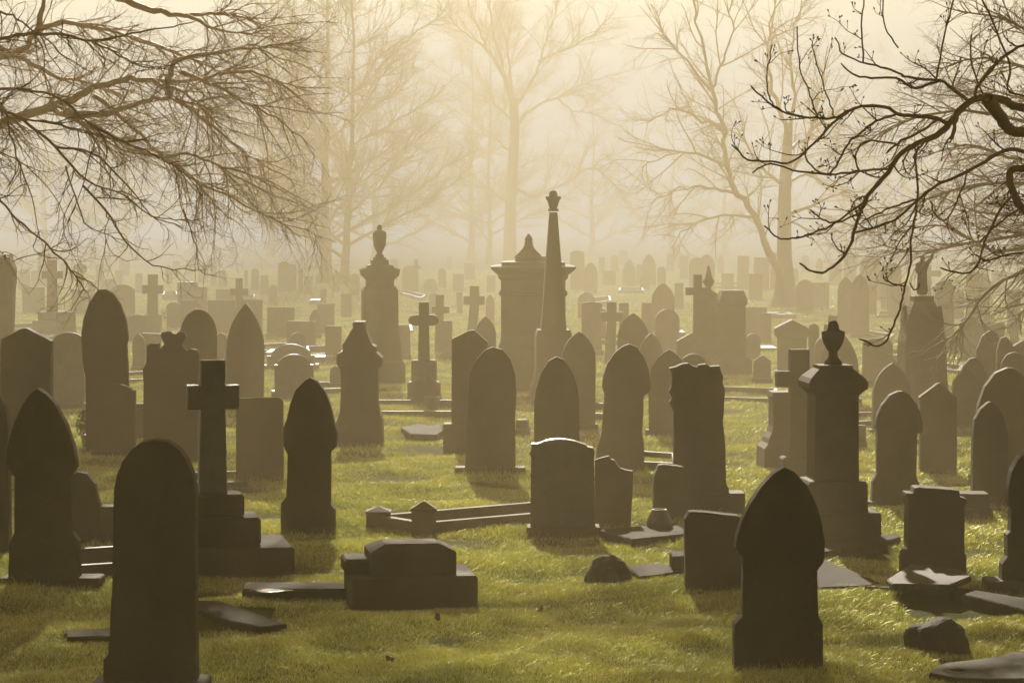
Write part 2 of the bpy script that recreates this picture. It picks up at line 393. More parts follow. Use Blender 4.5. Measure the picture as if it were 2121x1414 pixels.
hero([(1395,1060),(1394,850),(1386,832),(1392,822),(1385,810),(1390,798),(1391,772),(1386,762),(1400,758),(1412,753),(1424,751),(1434,757),(1444,759),(1446,755),(1462,753),(1470,758),(1490,757),(1492,768),(1497,778),(1495,792),(1500,805),(1498,850),(1496,870),(1501,920),(1503,1000),(1508,1010),(1510,1060)],
     1060, 'tall headstone with ragged carved scrollwork along its flat top', 'ornate', .22, 'soot', plinth=(1380, 1541, 1018))
hero([(1352,1078),(1352,1000),(1354,985),(1363,962),(1372,960),(1420,966),(1431,970),(1432,1078)], 1078, 'low square headstone in front of the tall scroll-topped one', 'flat', .2, 'soot')
hero([(1233,1090),(1233,952),(1243,948),(1262,943),(1266,950),(1272,952),(1285,968),(1296,972),(1310,974),(1311,985),(1305,1090)], 1090,
     'broken headstone with jagged sloping top beside the kerbed grave', 'flat', .13, 'sand', rot=-6)
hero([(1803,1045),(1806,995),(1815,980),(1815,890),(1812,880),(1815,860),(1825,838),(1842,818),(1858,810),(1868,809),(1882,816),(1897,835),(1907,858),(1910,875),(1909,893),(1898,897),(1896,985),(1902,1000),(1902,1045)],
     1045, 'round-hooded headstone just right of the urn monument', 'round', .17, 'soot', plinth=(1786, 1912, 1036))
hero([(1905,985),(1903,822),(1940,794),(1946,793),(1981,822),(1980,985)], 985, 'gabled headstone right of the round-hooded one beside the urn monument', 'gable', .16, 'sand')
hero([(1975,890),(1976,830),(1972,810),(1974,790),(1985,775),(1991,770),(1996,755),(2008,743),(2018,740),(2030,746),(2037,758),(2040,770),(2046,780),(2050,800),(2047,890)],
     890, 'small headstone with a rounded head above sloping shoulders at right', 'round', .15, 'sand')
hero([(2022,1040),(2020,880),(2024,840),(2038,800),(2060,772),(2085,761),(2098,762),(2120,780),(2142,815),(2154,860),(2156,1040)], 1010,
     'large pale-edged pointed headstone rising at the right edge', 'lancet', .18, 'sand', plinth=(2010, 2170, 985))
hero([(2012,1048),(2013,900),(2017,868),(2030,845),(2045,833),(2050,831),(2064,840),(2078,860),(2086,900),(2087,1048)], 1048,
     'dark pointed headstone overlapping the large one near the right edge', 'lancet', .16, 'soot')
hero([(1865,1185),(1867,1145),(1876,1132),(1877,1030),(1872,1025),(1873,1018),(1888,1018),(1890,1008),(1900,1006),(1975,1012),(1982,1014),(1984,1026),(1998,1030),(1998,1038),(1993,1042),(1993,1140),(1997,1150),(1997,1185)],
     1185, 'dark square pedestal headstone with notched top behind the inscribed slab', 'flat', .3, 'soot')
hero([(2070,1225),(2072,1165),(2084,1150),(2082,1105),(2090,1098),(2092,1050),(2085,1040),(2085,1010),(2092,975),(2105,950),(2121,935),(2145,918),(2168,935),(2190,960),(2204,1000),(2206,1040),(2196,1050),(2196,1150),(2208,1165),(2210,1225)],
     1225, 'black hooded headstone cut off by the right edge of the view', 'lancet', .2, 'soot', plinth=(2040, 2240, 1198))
hero([(1418,1225),(1417,1072),(1426,1058),(1440,1057),(1528,1066),(1535,1072),(1535,1225)], 1225, 'low dark square-topped headstone partly behind the nearest pointed stone', 'flat', .22, 'soot')
hero([(2017,866),(2018,760),(2022,725),(2034,695),(2050,684),(2064,692),(2075,712),(2080,735),(2080,866)], 850, 'hazy pointed headstone, taller of a joined pair at upper right', 'lancet', .14, 'sand')
hero([(2062,866),(2064,725),(2072,700),(2083,696),(2096,712),(2105,745),(2106,866)], 860, 'hazy rounded headstone, lower of a joined pair at upper right', 'round', .14, 'sand')

# wide headstone with kerbed grave
def shallow():
    poly = [(1098,1105),(1100,945),(1096,938),(1100,930),(1101,918),(1113,918),(1130,911),(1150,908),(1170,908),(1190,912),(1214,920),(1216,924),(1228,926),(1231,935),(1230,942),(1233,1105)]
    return hero(poly, 1105, 'broad low headstone with shallow arched top shining at its right end', 'seg', .2, 'polish', plinth=(1090, 1243, 1088))
shallow()

# --- stones given by kind and extent
L, RD, G, F, S = 'lancet', 'round', 'gable', 'flat', 'seg'
T = [
 (RD,108,173,688,848,'low plain round headstone beside the very tall bullet-shaped one','grey',dict(rise=.32)),
 (S,196,278,795,950,'squat headstone with scrolled top in front of the bullet-shaped one','soot',dict(rise=.1)),
 (F,262,298,835,912,'small plain block stone right of the squat scrolled headstone','sand',{}),
 (RD,368,445,640,862,'plain semicircular headstone behind the ornate scroll-finial one','sand',dict(rise=.75)),
 (L,466,544,628,850,'smooth tapering pointed headstone behind the plain square-topped one','sand',dict(rise=1.25)),
 (RD,683,712,758,805,'small round stone peeping out left of the bottle-shaped pedestal','sand',dict(rise=.4)),
 (S,568,648,733,822,'shallow-arched headstone with gleaming top among the bright kerbs','polish',dict(rise=.18)),
 (S,552,652,712,766,'wide low arched headstone with bright rim behind the gleaming one','polish',dict(rise=.16)),
 (RD,600,634,688,742,'small dim round headstone above the gleaming kerbs','sand',{}),
 (L,985,1028,655,800,'pale pointed headstone peeping over the gabled one at centre','sand',dict(rise=.9)),
 (L,1163,1233,686,893,'rounded pointed headstone right of the obelisk foot','sand',dict(rise=.85)),
 (L,1345,1432,723,905,'hazy pointed headstone behind the tall scroll-topped one','sand',dict(rise=.8)),
 (RD,1408,1470,732,880,'hazy round headstone peeping above the carved scrollwork','sand',dict(rise=.6)),
 (L,1280,1344,648,806,'wide pointed headstone right of the small tilted cross','sand',dict(rise=.8)),
 (L,1326,1374,690,812,'narrow pointed headstone half behind the wide one near the small cross','sand',dict(rise=.9)),
 (G,1403,1463,690,800,'pale gabled headstone below the tall plain cross','grey',{}),
 (L,1350,1397,586,690,'smooth pointed headstone in the haze left of the tall plain cross','sand',dict(rise=.8)),
 (L,1358,1408,640,735,'hazy stone with tapering top between two pointed ones near the cross','sand',dict(rise=.5)),
 (L,1700,1780,684,838,'broad pointed headstone directly behind the stone urn','sand',dict(rise=1.05)),
 (RD,1676,1698,670,782,'slender round-headed stone between gabled tomb and urn','sand',dict(rise=.5)),
 (L,1808,1887,751,905,'tall hazy pointed headstone behind the round-hooded one','sand',dict(rise=.85)),
 (RD,2078,2132,729,880,'round headstone with thin lit rim at the right edge','sand',dict(rise=.6)),
 (G,2096,2150,705,850,'hazy gabled headstone clipped at the upper right edge','sand',{}),
 (L,1736,1769,573,690,'left one of two tall hazy pointed headstones near the right tree','sand',dict(rise=.9)),
 (L,1766,1802,567,700,'right one of two tall hazy pointed headstones near the right tree','sand',dict(rise=.9)),
 (F,1551,1579,567,622,'narrow square headstone left of the right tree trunk','sand',{}),
 (RD,1650,1684,579,648,'round headstone at the foot of the right tree trunk','sand',dict(rise=.45)),
 (F,1527,1551,530,600,'pale square slab in the haze well left of the right tree','grey',{}),
 (F,1561,1593,533,602,'taller pale square slab touching the limb of the right tree','grey',{}),
 (L,1289,1317,536,592,'slim pointed headstone, left one of a hazy pair beyond the obelisk','sand',dict(rise=1.2)),
 (L,1331,1359,526,592,'slim pointed headstone, taller one of a hazy pair beyond the obelisk','sand',dict(rise=.9)),
 (L,1327,1345,565,600,'tiny pointed headstone in front of the taller slim hazy one','sand',dict(rise=.8)),
 (G,1249,1276,560,591,'short broad block stone between obelisk and the slim pointed pair','grey',dict(rise=.05)),
 (RD,1182,1211,519,600,'pale stone with rounded carved head just past the big tomb','sand',dict(rise=.2)),
 (L,1209,1237,543,606,'pale pointed headstone leaning against a carved one past the tomb','sand',dict(rise=.8)),
 (RD,1428,1462,533,606,'rounded left half of a hazy double headstone behind the plain cross','sand',dict(rise=.45)),
 (L,1446,1480,526,608,'pointed right half of a hazy double headstone behind the plain cross','sand',dict(rise=.7)),
 (F,1494,1520,566,604,'stumpy hazy pedestal stone right of the spiked finial','grey',{}),
 (F,1283,1300,519,548,'faintest small headstone above the slim pointed pair','grey',{}),
 (F,1381,1397,525,562,'faint narrow slab under the drooping twigs right of centre','grey',{}),
 (F,1409,1426,530,578,'faint narrow slab touching the hazy double headstone','grey',{}),
 (F,1636,1654,556,585,'tiny faint slab behind the right tree trunk','grey',{}),
 (L,1748,1774,520,600,'faint pointed headstone high in the haze right of the tree','grey',dict(rise=.8)),
 (RD,1782,1826,530,622,'faint wide rounded memorial high in the haze at right','grey',dict(rise=.4)),
 (RD,1826,1868,545,640,'faint stone with one round shoulder left of the angel monument','grey',dict(rise=.4)),
 (L,1840,1866,543,660,'faint narrow arched stone close left of the statue','grey',dict(rise=.7)),
 (F,1718,1744,545,592,'pale low slab half hidden by the hanging right-hand twigs','grey',{}),
 (G,2003,2050,565,668,'hazy tall square headstone right of the angel monument','sand',dict(rise=.1)),
 (RD,2030,2052,570,672,'hazy round-shouldered stone right behind the tall square one','sand',dict(rise=.8)),
 (F,2031,2046,554,600,'faint thin post stone at upper right beneath the dark branch','grey',{}),
 (F,2055,2085,560,606,'faint square slab among the fine twigs at upper right','grey',{}),
 (F,2020,2082,668,740,'low broad square headstone right of the angel pedestal','sand',{}),
 (RD,1990,2030,655,748,'low rounded headstone just right of the angel pedestal','sand',dict(rise=.35)),
 (F,46,92,595,648,'broad plain block headstone between left edge slab and stepped cross','grey',{}),
 (RD,37,61,557,600,'small pale round-shouldered stone near the left edge','grey',dict(rise=.15)),
 (F,78,104,524,592,'tall pale slab behind the left stepped cross','grey',{}),
 (F,125,142,545,580,'small faint slab right of the left stepped cross','grey',{}),
 (F,186,198,510,560,'faint slim pillar stone beyond the bullet-shaped headstone','grey',{}),
 (F,198,212,547,590,'faint narrow post stone behind the bullet-shaped headstone','grey',{}),
 (S,214,240,577,612,'low hazy arched stone just right of the bullet-shaped headstone','grey',{}),
 (F,237,252,560,592,'slim pale slab standing right of the bullet-shaped headstone','grey',{}),
 (F,246,268,538,572,'broad faint slab far behind between bullet stone and middle cross','grey',{}),
 (S,228,278,589,664,'hazy arched headstone between bullet stone and middle cross','sand',dict(rise=.12)),
 (G,117,155,645,700,'low tapering block stone right of the left stepped cross','sand',dict(rise=.05)),
 (G,262,306,651,706,'low sloping block stone against the foot of the middle cross','sand',dict(rise=.1)),
 (F,288,330,690,762,'tilted square-topped stone left of the ornate scroll-finial one','grey',dict(lean=3)),
 (F,158,190,604,640,'plain hazy block behind the top of the bullet-shaped headstone','grey',{}),
 (F,366,408,584,650,'stepped hazy block tomb with glinting top right of the middle cross','polish',{}),
 (F,404,428,594,655,'lower block stone joined to the glinting stepped tomb','sand',{}),
 (F,446,482,599,648,'squat hazy block left of the small plain cross','sand',{}),
 (F,430,486,621,690,'wide hazy square headstone between two tapering headstones','sand',{}),
 (F,374,406,622,690,'square hazy stone peeping over the semicircular headstone','sand',{}),
 (RD,344,374,626,680,'small rounded hazy stone right of the middle cross','sand',dict(rise=.3)),
 (L,575,600,541,606,'pale pointed headstone left of the twin tree trunks','grey',dict(rise=.5)),
 (RD,597,613,546,604,'smaller pale round headstone left of the twin tree trunks','grey',dict(rise=.5)),
 (F,618,627,557,606,'thin pale post left of the twin tree trunks','grey',{}),
 (F,506,513,560,596,'thin pale post right behind the small plain cross','grey',{}),
 (F,552,608,636,700,'wide hazy square headstone right of the smooth tapering one','sand',{}),
 (F,500,542,620,700,'hazy square stone behind the tip of the smooth tapering headstone','sand',{}),
 (F,663,675,598,652,'slim pillar stone below the twin tree trunks','sand',{}),
 (F,657,692,629,690,'square stone behind the slim pillar below the twin trunks','sand',{}),
 (F,594,652,665,722,'low broad block behind the gleaming kerbs','sand',{}),
 (F,673,706,675,745,'square hazy headstone left of the bottle-shaped cap','sand',{}),
 (RD,833,863,550,606,'pale round headstone right of the draped urn monument','grey',dict(rise=.5)),
 (RD,877,906,577,604,'low pale semicircular stone right of the draped urn monument','grey',dict(rise=.5)),
 (F,938,960,567,605,'small pale slab left of the big tomb','grey',{}),
 (F,927,937,530,560,'tiny pale post high in the haze left of the big tomb','grey',{}),
 (F,1008,1026,570,606,'pale small slab just left of the big tomb cornice','grey',{}),
 (F,915,936,664,745,'plain square post stone right of the rounded-arm cross','sand',{}),
 (RD,824,850,672,745,'hazy rounded stone at the foot of the draped urn monument','sand',dict(rise=.3)),
 (G,1562,1598,736,795,'little peaked stone on the grass left of the gabled tomb','sand',dict(rise=.3)),
 (S,1197,1232,605,660,'pale arched headstone with a shining rim right of the obelisk','grey',dict(rise=.2)),
 (S,1205,1246,625,735,'hazy broad headstone behind the small tilted cross','sand',dict(rise=.05)),
 (F,1284,1304,627,720,'hazy upright slab peeping out right of the small tilted cross','sand',{}),
 (F,1330,1352,627,700,'plain hazy slab left of the smooth pointed headstone','sand',{}),
 (F,1532,1590,636,700,'low wide hazy slab right of the corniced tomb','sand',{}),
 (F,1576,1598,648,712,'square hazy block between corniced tomb and tree foot','sand',{}),
 (F,1684,1718,585,640,'pale low square tomb right of the tree foot','grey',{}),
 (F,855,895,792,836,'square footing stone below the rounded-arm cross','sand',{}),
 (L,1690,1712,700,800,'hazy narrow pointed stone left of the stone urn','sand',dict(rise=.8)),
 (RD,1788,1850,700,800,'low hazy rounded stone right of the stone urn','sand',dict(rise=.2)),
 (S,1815,1860,738,800,'low arched hazy stone below the long hanging twig','grey',dict(rise=.15)),
 (F,1776,1796,880,930,'small block stone in the grass right of the urn pedestal','sand',{}),
 (F,1985,2050,1019,1072,'low flat stone block at the foot of the right-hand pointed headstones','soot',dict(th=.4)),
 (F,205,246,1046,1128,'low block kerbstone between the two nearest stones on the left','soot',dict(th=.3)),
 (F,1071,1094,868,902,'small square block right of the rounded arch headstone','sand',dict(th=.3)),
 (RD,14,34,545,590,'hazy round stone beside the left edge slab tomb','grey',dict(rise=.5)),
 (F,64,78,560,594,'thin hazy slab between the small pale round-shouldered stone and the tall pale slab','grey',{}),
 (L,143,152,556,588,'tiny pointed stone just left of the robed statue','grey',{}),
 (F,181,196,585,630,'grey upright slab just right of the robed statue','grey',{}),
 (RD,216,230,533,566,'faint round stone above the low hazy arched one','grey',dict(rise=.5)),
 (F,280,294,566,606,'slim hazy slab touching the left arm of the middle cross','grey',{}),
 (L,343,356,548,590,'hazy pointed stone high right of the middle cross','grey',dict(rise=.8)),
 (F,358,372,540,572,'faint block above the glinting stepped tomb','grey',{}),
 (RD,384,398,538,570,'faint round stone directly above the glinting stepped tomb','grey',dict(rise=.5)),
 (F,410,430,552,586,'faint wide slab right above the glinting stepped tomb','grey',{}),
 (L,436,448,548,592,'faint narrow pointed stone above the squat hazy block','grey',dict(rise=1.0)),
 (F,452,468,560,596,'faint upright slab left of the smaller plain cross','grey',{}),
 (RD,520,536,556,602,'hazy round stone right of the smaller plain cross','grey',dict(rise=.5)),
 (F,540,556,570,612,'hazy narrow slab left of the paired pale stones','grey',{}),
 (S,556,574,590,632,'hazy arched stone below the paired pale stones','grey',dict(rise=.2)),
 (F,630,646,572,612,'hazy slab close left of the twin tree trunks','grey',{}),
 (L,690,702,560,606,'faint pointed stone between the twin tree trunks','grey',dict(rise=.9)),
 (RD,726,744,566,612,'hazy round stone just right of the twin tree trunks','grey',dict(rise=.5)),
 (F,706,728,608,656,'hazy block right below the twin tree trunks','sand',{}),
 (F,808,824,536,580,'faint slab right beside the draped urn cornice','grey',{}),
 (RD,908,924,556,596,'faint round stone left of the tiny pale post','grey',dict(rise=.5)),
 (F,946,958,604,650,'hazy slab left of the tilted cross','grey',{}),
 (L,1006,1024,610,668,'hazy pointed stone between tilted cross and big tomb','sand',dict(rise=.9)),
 (F,962,984,545,580,'faint wide block above the tilted cross','grey',{}),
 (S,888,908,606,650,'hazy arched stone behind the plain cross near the rounded-arm one','grey',dict(rise=.2)),
 (F,1240,1252,532,566,'faint slim slab above the short broad block','grey',{}),
 (RD,1266,1282,528,562,'faint round stone above and right of the short broad block','grey',dict(rise=.5)),
 (F,1318,1330,548,590,'faint slab wedged between the slim pointed pair','grey',{}),
 (RD,1362,1380,552,600,'hazy round stone right of the taller slim pointed one','grey',dict(rise=.5)),
 (F,1398,1416,586,640,'hazy slab left of the tall plain cross arm','grey',{}),
 (L,1486,1500,528,566,'faint pointed stone right of the hazy double headstone','grey',dict(rise=.9)),
 (F,1596,1610,556,600,'faint slab just left of the right tree trunk','grey',{}),
 (RD,1660,1676,528,566,'faint round stone right behind the right tree trunk','grey',dict(rise=.5)),
 (L,1690,1704,534,580,'faint pointed stone above the pale low square tomb','grey',dict(rise=.9)),
 (F,1800,1816,590,652,'hazy slab right beside the two tall pointed headstones','sand',{}),
 (RD,1868,1886,590,660,'hazy round stone left beside the statue pedestal','sand',dict(rise=.5)),
 (S,1974,1996,600,662,'hazy arched stone right of the domed urn pedestal','sand',dict(rise=.2)),
 (F,2088,2116,600,690,'tall hazy slab at the right edge under fine twigs','sand',{}),
 (L,2094,2112,640,720,'hazy pointed stone at the right edge under fine twigs','sand',dict(rise=.9)),
 (G,724,748,690,760,'small hazy gabled stone behind the bottle-shaped pedestal','sand',{}),
 (L,640,664,640,700,'hazy pointed stone left of the slim pillar stone','sand',dict(rise=.9)),
 (F,1236,1256,640,702,'hazy slab left of the small tilted cross','sand',{}),
 (RD,1484,1500,640,735,'hazy round stone between spiked tomb and corniced tomb','sand',dict(rise=.5)),
 (S,1545,1575,690,745,'low arched stone right of the corniced tomb base','sand',dict(rise=.2)),
 (F,60,104,700,760,'broad low hazy block behind the gabled stone at far left','sand',{}),
 (L,274,300,690,770,'hazy pointed stone right behind the very tall bullet-shaped one','sand',dict(rise=.9)),
 (RD,446,468,690,760,'hazy round stone left behind the smooth tapering headstone','sand',dict(rise=.5)),
 (L,1884,1900,700,790,'hazy pointed stone left of the angel pedestal foot','sand',dict(rise=.9)),
]
for row in T:
    k, x0, x1, yt, yb, lab, mat, kw = row
    rg = random.Random(int(x0 * 3 + yb))
    kw = dict(kw); kw.setdefault('rot', rg.uniform(-9, 9)); kw.setdefault('lean', rg.uniform(-1.2, 1.2))
    hs(k, x0, x1, yt, yb, lab, mat, **kw)

# --- crosses
def cross(xc, a0, a1, yt, ay0, ay1, hw, yb, label, steps=(), mat='sand', th=.16, rot=0, lean=0, taper=1.15, round_ends=0, pxfoot=None):
    Y = dist(yb); X = at(xc, HORIZ, Y).x
    def q(x, y): p = at(x, y, Y); return (p.x - X, p.z)
    foot = steps[0][1] if steps else yb
    fx = pxfoot if pxfoot is not None else xc
    pts = [q(fx - hw * taper, foot), q(xc - hw, ay1), q(a0, ay1), q(a0, ay0), q(xc - hw, ay0), q(xc - hw, yt), q(xc + hw, yt), q(xc + hw, ay0), q(a1, ay0), q(a1, ay1), q(xc + hw, ay1), q(fx + hw * taper, foot)]
    if not steps: pts = [(x, z - .08 if i in (0, 11) else z) for i, (x, z) in enumerate(pts)]
    t = thing('cross_monument', label, 'cross', (X, Y, 0), R(rot), 'stone crosses'); t.rotation_euler = (0, R(lean), R(rot))
    mb = MB().prism(pts, th, .014, 0, random.Random(int(xc)), .0015)
    if round_ends:
        for ax in (a0, a1):
            x, z = q(ax, (ay0 + ay1) / 2); rr = round_ends * Y / FPX
            mb.prism([(x + rr * math.cos(i * math.pi / 8), z + rr * math.sin(i * math.pi / 8)) for i in range(16)], th * 1.05, .012)
    mb.build('cross', M[mat], t)
    zprev = None
    for h_, y0, y1 in steps:                   # half width px, top y, bottom y
        z0 = at(xc, y1, Y).z if y1 < yb else -.1; z1 = at(xc, y0, Y).z; w = 2 * h_ * Y / FPX
        MB().box((0, 0, (z0 + z1) / 2), (w, w * .8, z1 - z0), .025).build('step', M['slab' if mat == 'polish' else mat], t)
    return t
cross(440, 387, 494, 745, 797, 846, 25.5, 1180, 'big plain dark cross on three wide steps at left', ((60, 1020, 1066), (92, 1066, 1122), (156, 1122, 1180)), 'polish', .24, 10)
cross(1655, 1607, 1701, 723, 768, 801, 20, 985, 'dark plain cross half hidden by the tall urn monument', ((36, 945, 985),), 'soot', .2, 4, taper=1.1)
cross(108, 87, 130, 538, 561, 577, 9.3, 690, 'plain hazy cross on steps near the left edge', ((28, 645, 662), (38, 662, 690)), 'sand', .2)
cross(316.5, 295, 338, 568, 590, 608, 10, 690, 'plain hazy cross above the ornate scroll-finial headstone', ((17, 650, 690),), 'sand', .2)
cross(495.5, 477, 514, 576, 597, 612, 7.2, 690, 'smaller plain hazy cross above the smooth tapering headstone', ((16, 660, 690),), 'sand', .18)
cross(878, 856, 899, 625, 652, 674, 10.5, 835, 'cross with rounded arm ends on a rough stone mound', ((26, 745, 790), (34, 790, 835)), 'sand', .2, 0, round_ends=10)
cross(909, 893, 929, 610, 634, 648, 8.5, 735, 'hazy plain cross just behind the rounded-arm one', (), 'sand', .18, lean=1, pxfoot=910)
cross(983, 960, 1004, 592, 613, 631, 10, 720, 'tilted cross leaning right, left of the big tomb', (), 'sand', .18, taper=1.0, pxfoot=974)
cross(1267, 1244, 1290, 625, 646, 665, 9.8, 755, 'small slightly tilted cross right of the obelisk', (), 'sand', .18, taper=1.2, pxfoot=1262)
cross(1445, 1420, 1472, 568, 595, 611, 8.8, 772, 'tall plain cross in front of the spiked finial tomb', ((16, 742, 772),), 'sand', .2, taper=1.2)
cross(862, 851, 871, 537, 550, 557, 4.0, 606, 'tiny pale cross behind the pale round headstone', (), 'grey', .15)
cross(211, 204, 219, 547, 556, 561, 3.2, 600, 'tiny faint cross beyond the bullet-shaped headstone', (), 'grey', .15)
cross(1922, 1913, 1943, 549, 560, 572, 6, 660, 'hazy wheel-ended cross just right of the angel statue', (), 'grey', .18, round_ends=7)
cross(1717, 1700, 1730, 653, 672, 690, 9, 770, 'leaning pale cross above and behind the stone urn', (), 'sand', .18, lean=4)

# --- square monuments: half widths and heights read in pixels
def sqp(prof, Y, xc): 
    return [(hw * Y / FPX, (at(xc, y, Y).z if y < 9000 else -.1)) for hw, y in prof]
def monument(name, label, cat, xc, yb, rot=0, group=None):
    Y = dist(yb); return thing(name, label, cat, (at(xc, HORIZ, Y).x, Y, 0), R(rot), group), Y
# draped urn monument
t, Y = monument('urn_monument', 'pale tall monument crowned by a draped urn left of centre', 'monument', 786, 790, 6, 'monuments topped by urns')
MB().lathe(sqp([(50, 9999), (50, 752), (44, 745), (41, 705), (37, 690), (36, 600), (31, 592)], Y, 786), 4).build('pedestal', M['sand'], t)
MB().lathe(sqp([(28, 592), (28, 580), (32, 575), (38, 570), (40, 558), (38, 556), (33, 561), (26, 549), (18, 547), (18, 538), (13, 537), (13, 533)], Y, 786), 4).build('cornice', M['sand'], t)
MB().lathe(sqp([(9, 533), (9, 529), (5.5, 526), (6, 522), (10, 514), (13, 502), (14.5, 490), (13.5, 482), (9, 478), (5, 477), (5.5, 472), (4.5, 468), (.5, 465)], Y, 788), 20).build('urn', M['sand'], t, True)
mb = MB(); Yp = Y / FPX
mb.prism([((-13 + i) * Yp if i < 26 else (-13 + 52 - i) * Yp, at(786, 480 + (22 + 9 * math.sin(i * 1.3) if i < 26 else 0), Y).z) for i in range(52)], .5 * 28 * Yp, .01, -.08).build('drapery', M['sand'], t)
# big tomb with spire
t, Y = monument('tomb_monument', 'big square pedestal tomb with wide cornice and pointed finial at centre', 'monument', 1104, 805, 0)
MB().lathe(sqp([(78, 9999), (76, 760), (72, 720), (67, 705), (66, 692), (66, 612), (70, 609), (70, 603), (66, 600), (66, 580)], Y, 1104), 4).build('pedestal', M['sand'], t)
MB().lathe(sqp([(66, 580), (71, 574), (72, 568), (79, 562), (87, 555), (87, 551), (65, 548), (65, 542), (40, 540), (36, 539), (36, 531), (26, 529)], Y, 1104), 4).build('cornice', M['sand'], t)
MB().lathe(sqp([(29, 535), (29, 531), (18, 521), (11, 513), (8, 505), (9, 502), (6.5, 500), (8, 497), (8, 494), (2.5, 486), (.3, 484)], Y, 1095), 4, (at(1095, 446, Y).x - at(1104, 446, Y).x, 0)).build('finial', M['sand'], t)
# obelisk
t, Y = monument('obelisk', 'tall slender obelisk with a bud-shaped cap in front of the big tomb', 'obelisk', 1146, 838, 3)
MB().lathe(sqp([(47, 9999), (47, 800), (42, 790), (38, 770), (37, 695), (33, 682)], Y, 1146), 4).build('pedestal', M['sand'], t)
MB().lathe(sqp([(26, 682), (24, 660), (17, 560), (8, 440)], Y, 1146), 4).build('shaft', M['sand'], t)
MB().lathe(sqp([(8, 438), (11, 437), (11, 433), (8, 432), (9, 427), (13, 415), (15.5, 412), (15.5, 407), (9, 407), (8.5, 401), (6, 396), (1, 394)], Y, 1146), 12).build('finial', M['sand'], t)
# tall urn monument at right
t, Y = monument('urn_monument', 'dark monument with a lidded stone urn on a flared cap at right', 'monument', 1727, 1118, 5, 'monuments topped by urns')
MB().lathe(sqp([(85, 9999), (85, 1058), (82, 1054), (62, 1052), (61, 998), (58, 992), (48, 990)], Y, 1727), 4).build('plinth', M['soot'], t)
MB().lathe(sqp([(47, 992), (46, 985), (45, 820), (46, 815)], Y, 1727), 4).build('pedestal', M['soot'], t)
MB().lathe(sqp([(47, 815), (51, 810), (61, 801), (62, 790), (56, 780), (46, 771), (35, 762), (35, 755), (20, 754)], Y, 1727), 4).build('cap', M['soot'], t)
MB().lathe(sqp([(19, 755), (18, 748), (12, 742), (9, 736), (11, 732), (8, 730), (14, 722), (20, 711), (23.5, 698), (24.5, 688), (23.5, 686), (14, 683), (11, 677), (11.5, 673), (9.5, 671), (9, 667), (5, 664), (.5, 663)], Y, 1727), 24).build('urn', M['soot'], t, True)
# pedestal monuments
t, Y = monument('pedestal_monument', 'hazy square pedestal tomb with chamfered cornice near the right tree', 'monument', 1516, 775, 4, 'plain pedestal tombs')
MB().lathe(sqp([(38, 9999), (38, 745), (35, 742), (26, 735), (25, 634)], Y, 1516), 4).build('pedestal', M['sand'], t)
MB().lathe(sqp([(25, 634), (29, 628), (29, 620), (24, 607), (22, 601)], Y, 1516), 4).build('cornice', M['sand'], t)
t, Y = monument('spire_monument', 'hazy tomb crowned by a spiked ball finial behind the tall cross', 'monument', 1468, 770, 2)
MB().lathe(sqp([(24, 9999), (24, 740), (20, 735), (19, 622), (22, 618), (16, 606)], Y, 1468), 4).build('pedestal', M['sand'], t)
MB().lathe(sqp([(16, 606), (9, 602), (5, 597), (6, 594), (12, 585), (12, 581), (8, 576), (5, 565), (2.5, 553), (.4, 549)], Y, 1468), 12).build('finial', M['sand'], t)
t, Y = monument('pedestal_monument', 'broad tomb with low gabled lid behind the half-hidden dark cross', 'monument', 1641, 785, -4, 'plain pedestal tombs')
MB().lathe(sqp([(36, 9999), (36, 770), (30, 765), (30, 700), (33, 694)], Y, 1641), 4).build('pedestal', M['sand'], t)
MB().prism([(-36 * Y / FPX, at(1641, 694, Y).z), (36 * Y / FPX, at(1641, 694, Y).z), (36 * Y / FPX, at(1641, 679, Y).z), (0, at(1641, 661, Y).z), (-36 * Y / FPX, at(1641, 679, Y).z)], .74, .012).build('lid', M['sand'], t)
t, Y = monument('pedestal_monument', 'plain pedestal with moulded foot directly behind the half-hidden cross', 'monument', 1634, 966, 3, 'plain pedestal tombs')
MB().lathe(sqp([(58, 9999), (57, 925), (48, 915), (46, 905), (39, 893), (36, 880), (36, 826), (39, 820), (37, 810)], Y, 1634), 4).build('pedestal', M['sand'], t)
t, Y = monument('pedestal_monument', 'weathered tall slab tomb with sloping shoulders at the left edge', 'monument', -4, 800, 0, 'plain pedestal tombs')
pts, _ = px_poly([(-38, 812), (-38, 527), (22, 527), (27, 545), (31, 556), (31, 585), (29, 600), (26, 690), (28, 812)], Y, -4)
MB().prism(pts, .5, .02).build('pedestal', M['sand'], t)
MB().box((0, 0, .2), (.95, .8, .5)).build('plinth', M['sand'], t)
t, Y = monument('pedestal_monument', 'hazy domed urn pedestal right of the angel monument', 'monument', 1957, 720, 0, 'plain pedestal tombs')
MB().lathe(sqp([(22, 9999), (22, 700), (18, 690), (17, 606), (20, 600), (22, 594), (16, 590)], Y, 1957), 4).build('pedestal', M['sand'], t)
MB().lathe(sqp([(16, 592), (17, 587), (12, 584), (6, 582), (1, 581)], Y, 1962), 16).build('dome', M['sand'], t, True)

